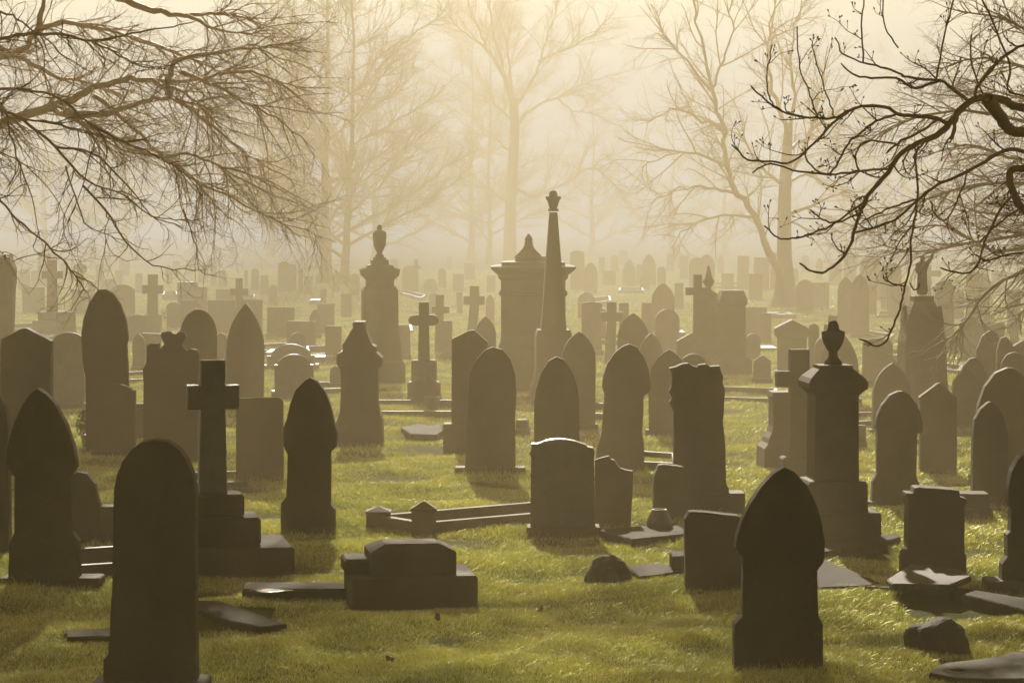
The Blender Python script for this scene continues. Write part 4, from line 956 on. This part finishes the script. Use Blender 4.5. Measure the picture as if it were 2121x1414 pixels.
# --- left tree, far crown (pale limbs) -------------------------------------------------
def left_trees():
    sc = .4525
    loc = Vector((-11.6, 49.5, 0)); t = tree_thing('large bare tree with heavy pale limbs reaching in from upper left', loc)
    w = Wood(11); tr, rr = w.limb([(0, 0, -.2), (.1, 0, 2), (0, .2, 4.5), (.3, 0, 7.5), (.2, .1, 11), (.5, 0, 15)], .62, .12, 10); w.build('trunk', M['bark'], t)
    w = Wood(12)
    L = [([(-300,640),(-150,605),(0,560),(150,510),(300,470),(420,400),(560,370),(700,370),(850,370),(1000,340),(1150,300)],53,51,.30,.03),
         ([(300,515),(450,525),(580,490),(680,458),(780,455),(900,480),(1020,540)],52,50,.15,.02), ([(780,455),(772,340),(830,270),(1000,240),(1200,215),(1400,180)],51,51,.14,.02),
         ([(-300,340),(0,260),(100,230),(200,130),(330,105),(430,130),(600,170),(760,230)],53,54,.21,.03), ([(170,150),(185,60),(200,0),(210,-120)],53,53,.14,.04),
         ([(-200,160),(0,220),(120,280),(250,350),(400,380),(560,440)],53,55,.2,.03), ([(450,-60),(570,0),(700,50),(850,70),(1000,60),(1180,90)],53,52,.18,.03),
         ([(250,500),(300,530),(480,600),(600,680),(750,720),(900,830),(1050,900),(1200,980),(1350,1040),(1540,1110)],53,49,.12,.012),
         ([(430,440),(580,560),(700,680),(850,780),(960,900),(1060,1010)],52,50,.09,.012), ([(830,330),(1000,400),(1150,480),(1300,570),(1450,680)],51,50,.09,.012),
         ([(800,450),(950,560),(1100,680),(1250,780),(1380,850)],51,52,.08,.012), ([(1000,340),(1150,330),(1300,380),(1450,430)],51,51,.07,.012),
         ([(600,170),(800,240),(950,300),(1100,360)],54,53,.1,.02), ([(750,720),(850,700),(1000,760),(1180,860),(1350,930)],50,49,.07,.012),
         ([(300,470),(380,560),(470,700),(480,780)],52,51,.07,.012), ([(700,370),(850,430),(950,520),(1050,640)],51,50,.08,.012),
         ([(850,70),(980,130),(1150,150),(1330,130)],52,52,.08,.012), ([(0,560),(100,640),(200,760)],53,52,.07,.012)]
    P = [(5.4, 1.9, 34, .11, -.06, 7, 4, .0135), (5.6, .85, 36, .16, -.04, 6, 3, .0062), (4.6, .36, 42, .2, 0, 4, 3, .0042)]
    for pts, d0, d1, r0, r1 in L:
        q, r = w.limb(joined(rel(px_limb(pts, d0, d1, sc), loc), pts[0][0] <= 0), r0 * .52, r1 * .5, 7, .015)
        w.sprout(q, r, 0, P, .3 if r0 > .12 else .08)
    # unseen upper crown, its long limbs added to shade the foreground
    n0 = len(w.p)
    P2 = [(4.6, 3.6, 42, .1, .03, 6, 4, .05), (4.2, 1.3, 40, .14, .02, 4, 3, .026)]
    for i in range(34):
        z = 7.9 + i * .2; a = i * 2.4; p0 = Vector((.3, 0, min(z, 14))); ln = 15.5 - abs(i - 14) * .2
        d = Vector((math.cos(a), math.sin(a), .10 + .008 * i)).normalized(); ln *= 1 - .5 * max(0, d.y)
        if d.x > .2 and z < 8.5: continue
        q, r = w.limb([p0, p0 + d * ln * .35 + Vector((0, 0, .3)), p0 + d * ln * .7 + Vector((0, 0, .5)), p0 + d * ln], .13, .02, 5, .05); w.sprout(q, r, 0, P2, .35)
    w.trim(n0, loc)
    w.build('crown', M['glow_twig'], t)
    # nearer tree: darker thin branches in front
    loc = Vector((-7.7, 37, 0)); t = tree_thing('nearer bare tree whose thin dark branches droop over the left crosses', loc)
    w = Wood(21); w.limb([(0, 0, -.2), (-.1, 0, 2), (0, .1, 4.5), (-.1, 0, 7), (.1, .1, 10), (0, 0, 13)], .34, .07, 10); w.build('trunk', M['bark'], t)
    w = Wood(22)
    L = [([(-600,420),(-200,260),(0,180),(150,155),(300,160),(430,190),(600,150),(750,130),(890,100)],34,33,.055,.008), ([(430,190),(520,240),(640,300),(760,300),(890,250)],33,33,.02,.006),
         ([(-500,600),(-200,440),(0,410),(130,410),(270,450),(400,560),(480,640),(480,760)],34,33,.045,.008), ([(-500,640),(-200,480),(0,500),(100,550),(250,670),(400,830),(550,880),(690,990),(840,1040)],34,32,.05,.007),
         ([(250,670),(420,700),(560,830),(690,990)],33,32,.026,.007), ([(380,850),(500,990),(570,1100),(700,1210),(890,1235)],33,32.5,.022,.007),
         ([(-300,640),(-100,800),(0,920),(80,1000),(200,1110),(300,1200),(370,1300),(405,1345),(412,1385)],33,31,.034,.006), ([(0,480),(40,580),(80,720),(140,900),(180,1080)],33,32,.028,.006),
         ([(300,760),(380,1000),(430,1050),(570,1100)],33,33,.016,.006), ([(-150,1030),(0,1150),(60,1185),(200,1150),(300,1100)],33,32,.018,.005), ([(400,560),(560,650),(670,690),(760,740),(860,810),(930,900)],33,33,.026,.006),
         ([(-200,20),(0,50),(100,100),(200,170),(300,260),(420,330)],34,34,.035,.007), ([(100,550),(230,560),(380,600),(520,640),(700,650)],33,33,.022,.006), ([(0,700),(120,760),(240,880),(300,1000)],33,32,.018,.005),
         ([(690,990),(800,1000),(900,1010),(960,990)],32,32,.012,.005), ([(180,1060),(160,1150),(290,1190),(330,1120)],32,32,.01,.004), ([(500,990),(480,1080),(540,1180),(640,1190)],32,32,.01,.004), ([(840,960),(900,1120),(910,1230),(1000,1270)],33,33,.012,.004)]
    P = [(5.2, .95, 42, .18, -.04, 8, 4, .0085), (5.5, .42, 44, .22, 0, 6, 3, .0045), (5.0, .15, 48, .25, .05, 4, 3, .0032)]
    for pts, d0, d1, r0, r1 in L:
        q, r = w.limb(joined(rel(px_limb(pts, d0, d1, sc), loc), pts[0][0] <= 0), r0 * .72, r1 * .8, 6, .008); w.sprout(q, r, 0, P, .1)
    n0 = len(w.p)
    P2 = [(4.5, 3.2, 46, .1, .03, 6, 4, .05), (4.4, 1.2, 40, .14, .0, 4, 3, .026)]  # unseen high limbs, packed densely to shade grass and near haze
    for i in range(44):
        z = 7.4 + i * .13; a = i * 2.4 + .5; p0 = Vector((0, 0, z)); ln = 11.5 - abs(i - 18) * .12
        d = Vector((math.cos(a), math.sin(a), .3 + .02 * i)).normalized(); ln *= 1 + .15 * max(0, d.y)
        q, r = w.limb([p0, p0 + d * ln * .35 + Vector((0, 0, .3)), p0 + d * ln * .7 + Vector((0, 0, .4)), p0 + d * ln], .08, .015, 5, .04); w.sprout(q, r, 0, P2, .35)
    w.trim(n0, loc)
    w.build('crown', M['glow_twig'], t)
left_trees()

# --- right: near gnarled branch with buds, and a finer tree behind it ------------------
def right_trees():
    sc = .523; ox = 1500
    loc = Vector((7.6, 27.5, 0)); t = tree_thing('nearest bare tree with gnarled budded branches hanging in from the right', loc, 'budding_tree')
    w = Wood(31); w.limb([(0, 0, -.2), (0, 0, 1.5), (-.1, .1, 3), (-.1, 0, 4.2), (.1, 0, 5.6), (.3, 0, 7)], .24, .06, 10); w.build('trunk', M['bark'], t)
    w = Wood(32)
    L = [([(2300,800),(1700,560),(1187,430),(1120,400),(1050,385),(990,395),(930,440),(890,490),(840,540),(760,570),(700,610),(650,680),(600,740),(560,790),(540,840),(520,900),(500,970),(460,1030),(400,1075),(350,1075),(305,1047)],25.5,21.6,.085,.0045),
         ([(1500,540),(1187,525),(1130,510),(1090,455),(1040,395)],22.3,22,.05,.032),
         ([(890,490),(820,465),(740,460),(690,450),(640,425),(560,420),(500,435),(430,470),(340,465),(250,450),(180,410),(115,350)],22,21.4,.03,.004),
         ([(500,435),(430,490),(350,570),(270,640),(180,640),(90,630),(38,578)],21.6,21.2,.015,.004), ([(960,395),(900,350),(850,320),(760,350),(680,310),(600,310),(520,300),(470,260)],22,22.2,.024,.004),
         ([(860,318),(740,310),(690,290),(620,265),(560,250),(470,215),(450,160)],22,22.1,.016,.0035), ([(690,450),(600,480),(540,530),(490,570),(440,660),(400,690),(330,640),(325,590)],21.8,21.3,.014,.004),
         ([(660,670),(560,675),(480,685),(400,690),(300,680),(180,650),(120,680)],21.8,21.3,.013,.004), ([(790,560),(755,620),(765,700),(765,800),(750,880),(740,960),(735,1060),(715,1140),(700,1200),(670,1290),(640,1350),(600,1370),(545,1345)],21.8,21.0,.013,.0045),
         ([(1500,640),(1187,600),(1130,590),(1050,630),(980,670),(900,710),(830,740),(770,790),(690,860),(600,900),(520,920)],22.2,21.8,.034,.005), ([(1500,700),(1187,668),(1130,690),(1150,770),(1187,830),(1300,900)],22.3,22,.034,.02),
         ([(1150,770),(1100,820),(1060,900),(1030,960),(1010,1030),(980,1075),(930,1080),(865,1065)],22,21.6,.016,.004), ([(1250,800),(1187,815),(1120,860),(1060,910),(1020,950)],22,21.8,.015,.004),
         ([(545,840),(450,880),(390,870),(345,835)],21.7,21.4,.010,.004), ([(570,790),(430,890),(330,930),(270,945),(210,940),(168,900)],21.7,21.3,.011,.004), ([(550,250),(545,100),(553,5),(560,-60)],22,22,.008,.003),
         ([(690,190),(640,110),(628,0),(640,-60)],22.1,22.2,.007,.003), ([(840,315),(870,150),(905,5),(920,-60)],22,22.1,.01,.004), ([(436,470),(415,400),(380,300),(350,190)],21.6,21.6,.007,.003), ([(372,468),(350,410),(330,350),(300,270),(288,120)],21.5,21.5,.007,.003),
         ([(196,420),(176,370),(170,330),(170,280),(188,190)],21.4,21.4,.006,.003), ([(1187,380),(1130,250),(1060,80),(1020,0)],22.2,22.3,.012,.005), ([(1030,385),(980,260),(975,150)],22,22,.009,.004), ([(1300,990),(1187,1000),(1120,1010),(1040,1030),(1000,1010)],22.3,22,.014,.004),
         ([(1300,170),(1187,180),(1100,230),(1010,330),(990,390)],22.3,22.2,.014,.008), ([(930,440),(915,490),(902,550)],21.9,21.8,.02,.01), ([(840,480),(780,520),(700,560),(650,600)],21.9,21.7,.014,.006), ([(760,790),(690,810),(620,840),(560,870)],21.6,21.6,.010,.004),
         ([(720,1130),(690,1130),(640,1110),(632,1102)],21.2,21.1,.006,.0035), ([(735,1120),(755,1150),(772,1135)],21.2,21.2,.005,.003), ([(680,570),(560,560),(520,620),(530,670)],21.8,21.6,.009,.004), ([(960,670),(950,730),(880,870),(830,840),(820,800)],22,21.8,.009,.004)]
    def spurs(q, r, dens, P):
        n0 = len(w.p); w.sprout(q, r, 0, P, .12)
        for pts, rads, k in list(w.p[n0:]):            # swollen bud at every tip
            e = pts[-1]; d = (pts[-1] - pts[-2]).normalized(); b = max(.0068, rads[-1] * 1.5)
            w.add([e - d * .008, e + d * .002, e + d * .010, e + d * .020], [rads[-1], b, b * .8, .0006], 5)
    P = [(3.4, .44, 42, .15, .08, 8, 5, .0085), (11.0, .10, 55, .16, .26, 5, 5, .0064), (7.0, .034, 58, .12, .22, 3, 4, .0050)]
    for pts, d0, d1, r0, r1 in L:
        q, r = w.limb(joined(rel(px_limb(pts, d0, d1, sc, ox), loc), pts[0][0] >= 1187 and r0 > .011), r0 * .5 + .003, r1 * 1.6, 8, .003)
        r = [x * (1 + .07 * w.rng.uniform(-1, 1)) for x in r]; w.p[-1] = (q, r, 8)
        spurs(q, r, 7, P)
        e = q[-1]; d = (q[-1] - q[-2]).normalized(); w.add([e, e + d * .008, e + d * .02, e + d * .03], [r1, .0065, .005, .0008], 6)
    # unseen canopy over the viewpoint, thickened to keep sun off the near haze
    n0 = len(w.p)
    P2 = [(5.0, 3.8, 50, .1, .03, 6, 4, .055), (4.6, 1.3, 45, .14, .0, 4, 3, .028)]
    for i in range(84):
        z = 8.7 + (i % 13) * .36; a = i * 2.4; p0 = Vector((.2, 0, min(z, 6.9))); ln = 10.5 + 1.5 * (i % 3 - 1)
        d = Vector((math.cos(a), math.sin(a), 0)); zz = max(0, z - 6.9); ln *= 1 + .12 * d.y
        q, r = w.limb([p0, p0 + d * ln * .35 + Vector((0, 0, zz * .6 + .3)), p0 + d * ln * .7 + Vector((0, 0, zz + .4)), p0 + d * ln + Vector((0, 0, zz + .5))], .1, .02, 5, .04); w.sprout(q, r, 0, P2, .3)
    w.trim(n0, loc)
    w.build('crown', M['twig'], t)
    # finer tree behind, trunk out of view
    loc = Vector((10.6, 46.5, 0)); t = tree_thing('bare tree of dense fine twigs behind the budded branches at right', loc)
    w = Wood(41); w.limb([(0, 0, -.2), (0, 0, 2), (.1, 0, 4.5), (0, .1, 7), (.2, 0, 10), (.1, 0, 13.5)], .42, .08, 10); w.build('trunk', M['bark'], t)
    w = Wood(42)
    L = [[(2400,420),(2350,250),(2200,120),(2080,40),(1960,20)], [(2400,440),(2330,330),(2150,260),(2000,230),(1880,250),(1780,300)], [(2400,470),(2330,420),(2150,380),(2000,390),(1880,430),(1760,470)], [(2400,500),(2330,470),(2180,480),(2030,500),(1900,520),(1800,500)],
         [(2400,520),(2350,500),(2200,520),(2121,560),(2040,610),(1990,680),(1900,740)], [(2400,480),(2250,450),(2150,500),(2060,520),(1960,470),(1860,480)], [(2400,400),(2350,200),(2220,60),(2150,-40)], [(2400,380),(2250,300),(2121,330),(2000,300),(1900,330)],
         [(2400,330),(2250,180),(2121,140),(2020,120),(1940,150)], [(2400,520),(2260,560),(2150,620),(2080,640)], [(2300,200),(2200,200),(2100,200),(1990,160)], [(2350,420),(2230,400),(2130,440),(2030,440),(1930,400)]]
    P = [(6.0, 1.7, 36, .11, -.03, 7, 4, .013), (5.6, .8, 36, .15, -.02, 6, 3, .0068), (4.2, .36, 42, .2, .0, 4, 3, .0045)]
    for i, pts in enumerate(L):
        q, r = w.limb(joined(rel(px_limb(pts, 47.5, 47 + (i % 4), 1.0), loc), 1), .085, .01, 6, .012); w.sprout(q, r, 0, P, .3)
    n0 = len(w.p)
    P2 = [(4.8, 3.6, 42, .1, .03, 6, 4, .05), (4.2, 1.3, 40, .14, .02, 4, 3, .026)]  # unseen long limbs overhead, added to throw shade on the foreground
    for i in range(32):
        z = 8.0 + i * .17; a = i * 2.4 + 1; p0 = Vector((0, 0, min(z, 13))); ln = 15.5 - abs(i - 12) * .2
        d = Vector((math.cos(a), math.sin(a), .10 + .008 * i)).normalized(); ln *= 1 - .5 * max(0, d.y)
        q, r = w.limb([p0, p0 + d * ln * .35 + Vector((0, 0, .3)), p0 + d * ln * .7 + Vector((0, 0, .4)), p0 + d * ln], .1, .018, 5, .05); w.sprout(q, r, 0, P2, .35)
    w.trim(n0, loc)
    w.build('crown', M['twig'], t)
right_trees()

# --- trees in the mist ------------------------------------------------------------------
def traced(label, px, yb, trunk, limbs, sc, ox, seed, P, side=3.0):
    Y = dist(yb); b = at(px, 446, Y); loc = Vector((b.x, Y, 0)); t = tree_thing(label, loc); k = Y / FPX
    w = Wood(seed); pts = [at(ox + x * sc, y * sc, Y) for x, y, r in trunk]; rr = [r * sc * k for x, y, r in trunk]
    pts[0].z = min(pts[0].z, -.2)
    q = w.smooth(rel(pts, loc)); n = len(q); ra = list(np.interp(np.linspace(0, len(rr) - 1, n), range(len(rr)), rr)); ra[0] *= 1.5; ra[1] *= 1.2
    w.add(q, ra, 12); w.build('trunk', M['bark'], t)
    w = Wood(seed + 1)
    for i, (lp, r0) in enumerate(limbs):
        dd = side * (((i * 7) % 5) - 2) / 2
        q, r = w.limb(rel(px_limb(lp, Y, Y + dd, sc, ox), loc), r0 * sc * k, max(.02, r0 * sc * k * .15), 6, .05); w.sprout(q, r, 0, P, .15)
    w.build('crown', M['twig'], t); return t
FARP = [(1.9, 3.8, 38, .10, .05, 6, 4, .04), (2.4, 1.8, 38, .13, .02, 5, 3, .02), (2.2, .9, 40, .16, 0, 4, 3, .013)]
traced('tall bare tree with forked crown standing in the mist behind the obelisk', 1064, 556,
       [(1072,1310,36), (1075,1200,32), (1078,1000,27), (1090,800,25), (1098,620,23), (1092,480,20)],
       [([(1092,520),(1050,380),(960,230),(920,130),(880,60),(850,-40)],15), ([(1060,430),(1025,260),(985,120),(968,-30),(960,-200)],12), ([(1094,500),(1065,250),(1030,100),(1060,-60)],10),
        ([(1100,520),(1190,390),(1230,270),(1260,170),(1300,60),(1320,-60)],10), ([(1105,610),(1200,520),(1300,475),(1420,420),(1560,370),(1700,330)],10), ([(1215,300),(1350,240),(1450,190),(1550,100),(1600,20)],8),
        ([(1085,900),(1180,960),(1300,920),(1400,860),(1480,810),(1620,740),(1760,680)],10), ([(1090,760),(1000,680),(900,640),(800,560)],8), ([(1080,1000),(960,920),(850,900),(740,880)],8), ([(960,230),(860,170),(760,60),(700,-40)],8), ([(1480,810),(1560,880),(1640,960)],6),
        ([(1300,475),(1380,540),(1500,560),(1620,620)],6), ([(1098,600),(1010,520),(940,470),(860,420)],7)], .4244, 600, 51, FARP, 5)
traced('broad bare tree with a low left limb in the mist right of centre', 1626, 636,
       [(862,1290,62), (862,1180,40), (858,1080,32), (858,950,29), (860,800,26), (868,650,22), (876,520,17)],
       [([(845,1160),(800,1070),(770,1010),(740,910),(660,810),(620,700),(600,550),(550,380),(520,200),(490,50),(470,-80)],20), ([(860,860),(900,700),(950,600),(1000,400),(1040,200)],12), ([(740,910),(600,900),(450,960),(380,1040)],8), ([(870,900),(1000,850),(1110,800),(1200,800)],9),
        ([(870,560),(820,420),(790,280),(800,100),(860,-40)],12), ([(872,560),(900,400),(890,200),(930,0)],10), ([(660,810),(540,780),(420,790),(300,850)],8), ([(600,550),(480,480),(380,460),(280,520)],8), ([(620,700),(500,640),(400,640),(260,700)],8), ([(550,380),(450,260),(360,150),(300,20)],7),
        ([(860,780),(760,700),(700,600),(690,480)],8), ([(870,920),(960,960),(1060,980)],7), ([(868,640),(960,560),(1060,480),(1160,420)],8), ([(550,380),(600,260),(640,120),(600,0)],7), ([(870,760),(980,720),(1080,640),(1180,600)],7)], .495, 1200, 61, [(2.4, 3.0, 38, .10, .03, 6, 4, .032), (2.8, 1.4, 38, .13, .0, 5, 3, .015), (2.4, .65, 40, .16, 0, 4, 3, .010)], 4)
def upright(label, px, yb, wpx, seed, hm=20, spread=.5, nl=22, lean=0, dense=1.0):
    Y = dist(yb); b = at(px, 446, Y); loc = Vector((b.x, Y, 0)); t = tree_thing(label, loc); r0 = wpx * Y / FPX / 2
    w = Wood(seed); tr, rr = w.limb([(0, 0, -.2), (.1, 0, hm * .1), (.0 + lean, .1, hm * .3), (.2 + lean, 0, hm * .55), (.1 + lean, .1, hm * .8), (.2 + lean * 2, 0, hm * .97)], r0, .06, 10, .03)
    rr[:] = [r0 * max(.06, (1 - j / (len(rr) - 1)) ** 1.4) for j in range(len(rr))]; rr[0] *= 1.6; rr[1] *= 1.25; w.build('trunk', M['bark'], t)
    w = Wood(seed + 1); P = [(1.3 * dense, hm * .16, 32, .09, .08, 6, 4, .04), (1.7 * dense, hm * .08, 34, .12, .04, 5, 3, .02), (1.3 * dense, hm * .045, 36, .14, .02, 4, 3, .013)]
    for i in range(nl):
        f = .16 + .78 * (i + .5) / nl; j = min(len(tr) - 2, int(f * (len(tr) - 1))); p0 = tr[j]; a = i * 2.4 + seed; ln = hm * (.36 - .22 * f) * w.rng.uniform(.8, 1.2)
        d = Vector((math.cos(a) * spread, math.sin(a) * spread, .55)).normalized(); o = Vector((d.x, d.y, 0)) * .25
        q, r = w.limb([p0, p0 + (d + o) * ln * .4, p0 + d * ln * .75 + o * ln * .6, p0 + d * ln * 1.1 + o * ln * .5], rr[j] * .5, .03, 5, .06); w.sprout(q, r, 0, P, .1)
    w.build('crown', M['twig'], t); return t
upright('left of the two close upright trunks in the mist', 672, 588, 30, 71, 21, .8, 26, 0, 1.8)
upright('right of the two close upright trunks in the mist', 713, 590, 22, 73, 20, .8, 24, .3, 1.8)
FAR = [(775,552,20,'faint upright tree just behind the draped urn'), (975,540,18,'faint tree left of the big tomb, left one of a close pair'), (1012,546,14,'faint slender tree left of the big tomb, right one of a close pair'),
       (1225,530,16,'faint tree in the mist right of the obelisk'), (1390,528,16,'faint tree in the gap between the obelisk and the broad tree'), (1500,532,17,'faint tree behind the low left limb of the broad tree'),
       (1745,534,17,'faint tree right of the broad tree'), (1870,530,16,'faint tree behind the angel monument'), (2030,536,17,'faint tree beyond the fine twigs at the right edge'), (560,534,17,'faint tree left of the two close trunks'),
       (255,532,17,'faint tree behind the drooping left branches'), (90,534,17,'faint tree at far left beyond the stepped cross')]
for i, (x, y, wp, lab) in enumerate(FAR): upright(lab, x, y, wp, 101 + 2 * i, 17 + (i * 5) % 6 - (3 if x > 1200 else 0), 1.05, 20, 0, 1.7)

# ------------------------------------------------------------------ grass
def build_grass():
    rs = np.random.RandomState(7); Vs, Fs, base = [], [], 0
    bins = [(19.5, 24, 6500, .0046, .048), (24, 30, 5200, .0052, .048), (30, 42, 3000, .0068, .05), (42, 65, 1000, .011, .06), (65, 105, 280, .02, .065), (105, 190, 60, .04, .08)]
    for y0, y1, den, bw, bh in bins:
        hw = .25 * y1 + .8; n = int((y1 - y0) * 2 * hw * den)
        y = rs.uniform(y0, y1, n); x = rs.uniform(-1, 1, n) * hw
        keep = np.abs(x) < .25 * y + .8
        for sx, sy, hx, hy, ro in SLABS:
            dx, dy = x - sx, y - sy; c, s = math.cos(ro), math.sin(ro)
            keep &= ~((np.abs(c * dx + s * dy) < hx) & (np.abs(-s * dx + c * dy) < hy))
        x, y = x[keep], y[keep]; n = len(x); z = gh_np(x, y) - .006
        cl = .5 + .5 * np.sin(x * 3.1 + 1.7 * np.sin(y * 2.3)) * np.sin(y * 3.7 + 1.1 * np.sin(x * 4.1)); cl2 = .5 + .5 * np.sin(x * 11 + 2 * np.sin(y * 7)) * np.sin(y * 13 + x * 3)
        h = bh * rs.uniform(.45, 1.25, n) * (.5 + .5 * cl + .3 * cl2 + .55 * np.maximum(0, np.sin(x * 1.3 + 2 * np.sin(y * .9)) * np.sin(y * 1.9 + x * .7)) ** 3); wd = bw * rs.uniform(.6, 1.2, n)
        if y0 < 42:
            for tx, ty, thx, thy in TUFT:
                if not y0 - 1 < ty < y1 + 1: continue
                q = np.maximum(np.abs(x - tx) - thx, np.abs(y - ty) - thy); h *= 1 + 1.1 * np.exp(-(np.maximum(q, 0) / .07) ** 2) * (q > -.04) * rs.uniform(.3, 1.3, n)
        la = rs.uniform(0, 2 * math.pi, n); a = la + math.pi / 2 + rs.normal(0, .5, n); le = h * (.15 + np.abs(rs.normal(0, .75, n)))
        wx, wy = np.cos(a) * wd / 2, np.sin(a) * wd / 2
        lx, ly = np.cos(la) * le, np.sin(la) * le
        b0 = np.stack([x - wx, y - wy, z], -1); b1 = np.stack([x + wx, y + wy, z], -1)
        m0 = np.stack([x - wx * .8 + lx * .35, y - wy * .8 + ly * .35, z + h * .6], -1); m1 = np.stack([x + wx * .8 + lx * .35, y + wy * .8 + ly * .35, z + h * .6], -1)
        tp = np.stack([x + lx, y + ly, z + h * .95], -1)
        i = np.arange(n)
        if y0 < 42:
            V = np.stack([b0, b1, m1, m0, tp], 1).reshape(-1, 3)
            F = np.concatenate([np.stack([i * 5, i * 5 + 1, i * 5 + 2], -1), np.stack([i * 5, i * 5 + 2, i * 5 + 3], -1), np.stack([i * 5 + 3, i * 5 + 2, i * 5 + 4], -1)]); st = 5
        else:
            V = np.stack([b0, b1, tp], 1).reshape(-1, 3); F = np.stack([i * 3, i * 3 + 1, i * 3 + 2], -1); st = 3
        Vs.append(V); Fs.append(F + base); base += n * st
    V = np.concatenate(Vs).astype(np.float32); F = np.concatenate(Fs).astype(np.int32)
    me = bpy.data.meshes.new('grass'); me.vertices.add(len(V)); me.vertices.foreach_set('co', V.ravel())
    me.loops.add(F.size); me.loops.foreach_set('vertex_index', F.ravel())
    me.polygons.add(len(F)); me.polygons.foreach_set('loop_start', np.arange(0, F.size, 3, dtype=np.int32))
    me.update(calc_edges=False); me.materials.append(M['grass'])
    o = bpy.data.objects.new('grass', me); COL.objects.link(o); o['kind'] = 'stuff'; print('GRASS faces', len(F))
build_grass()
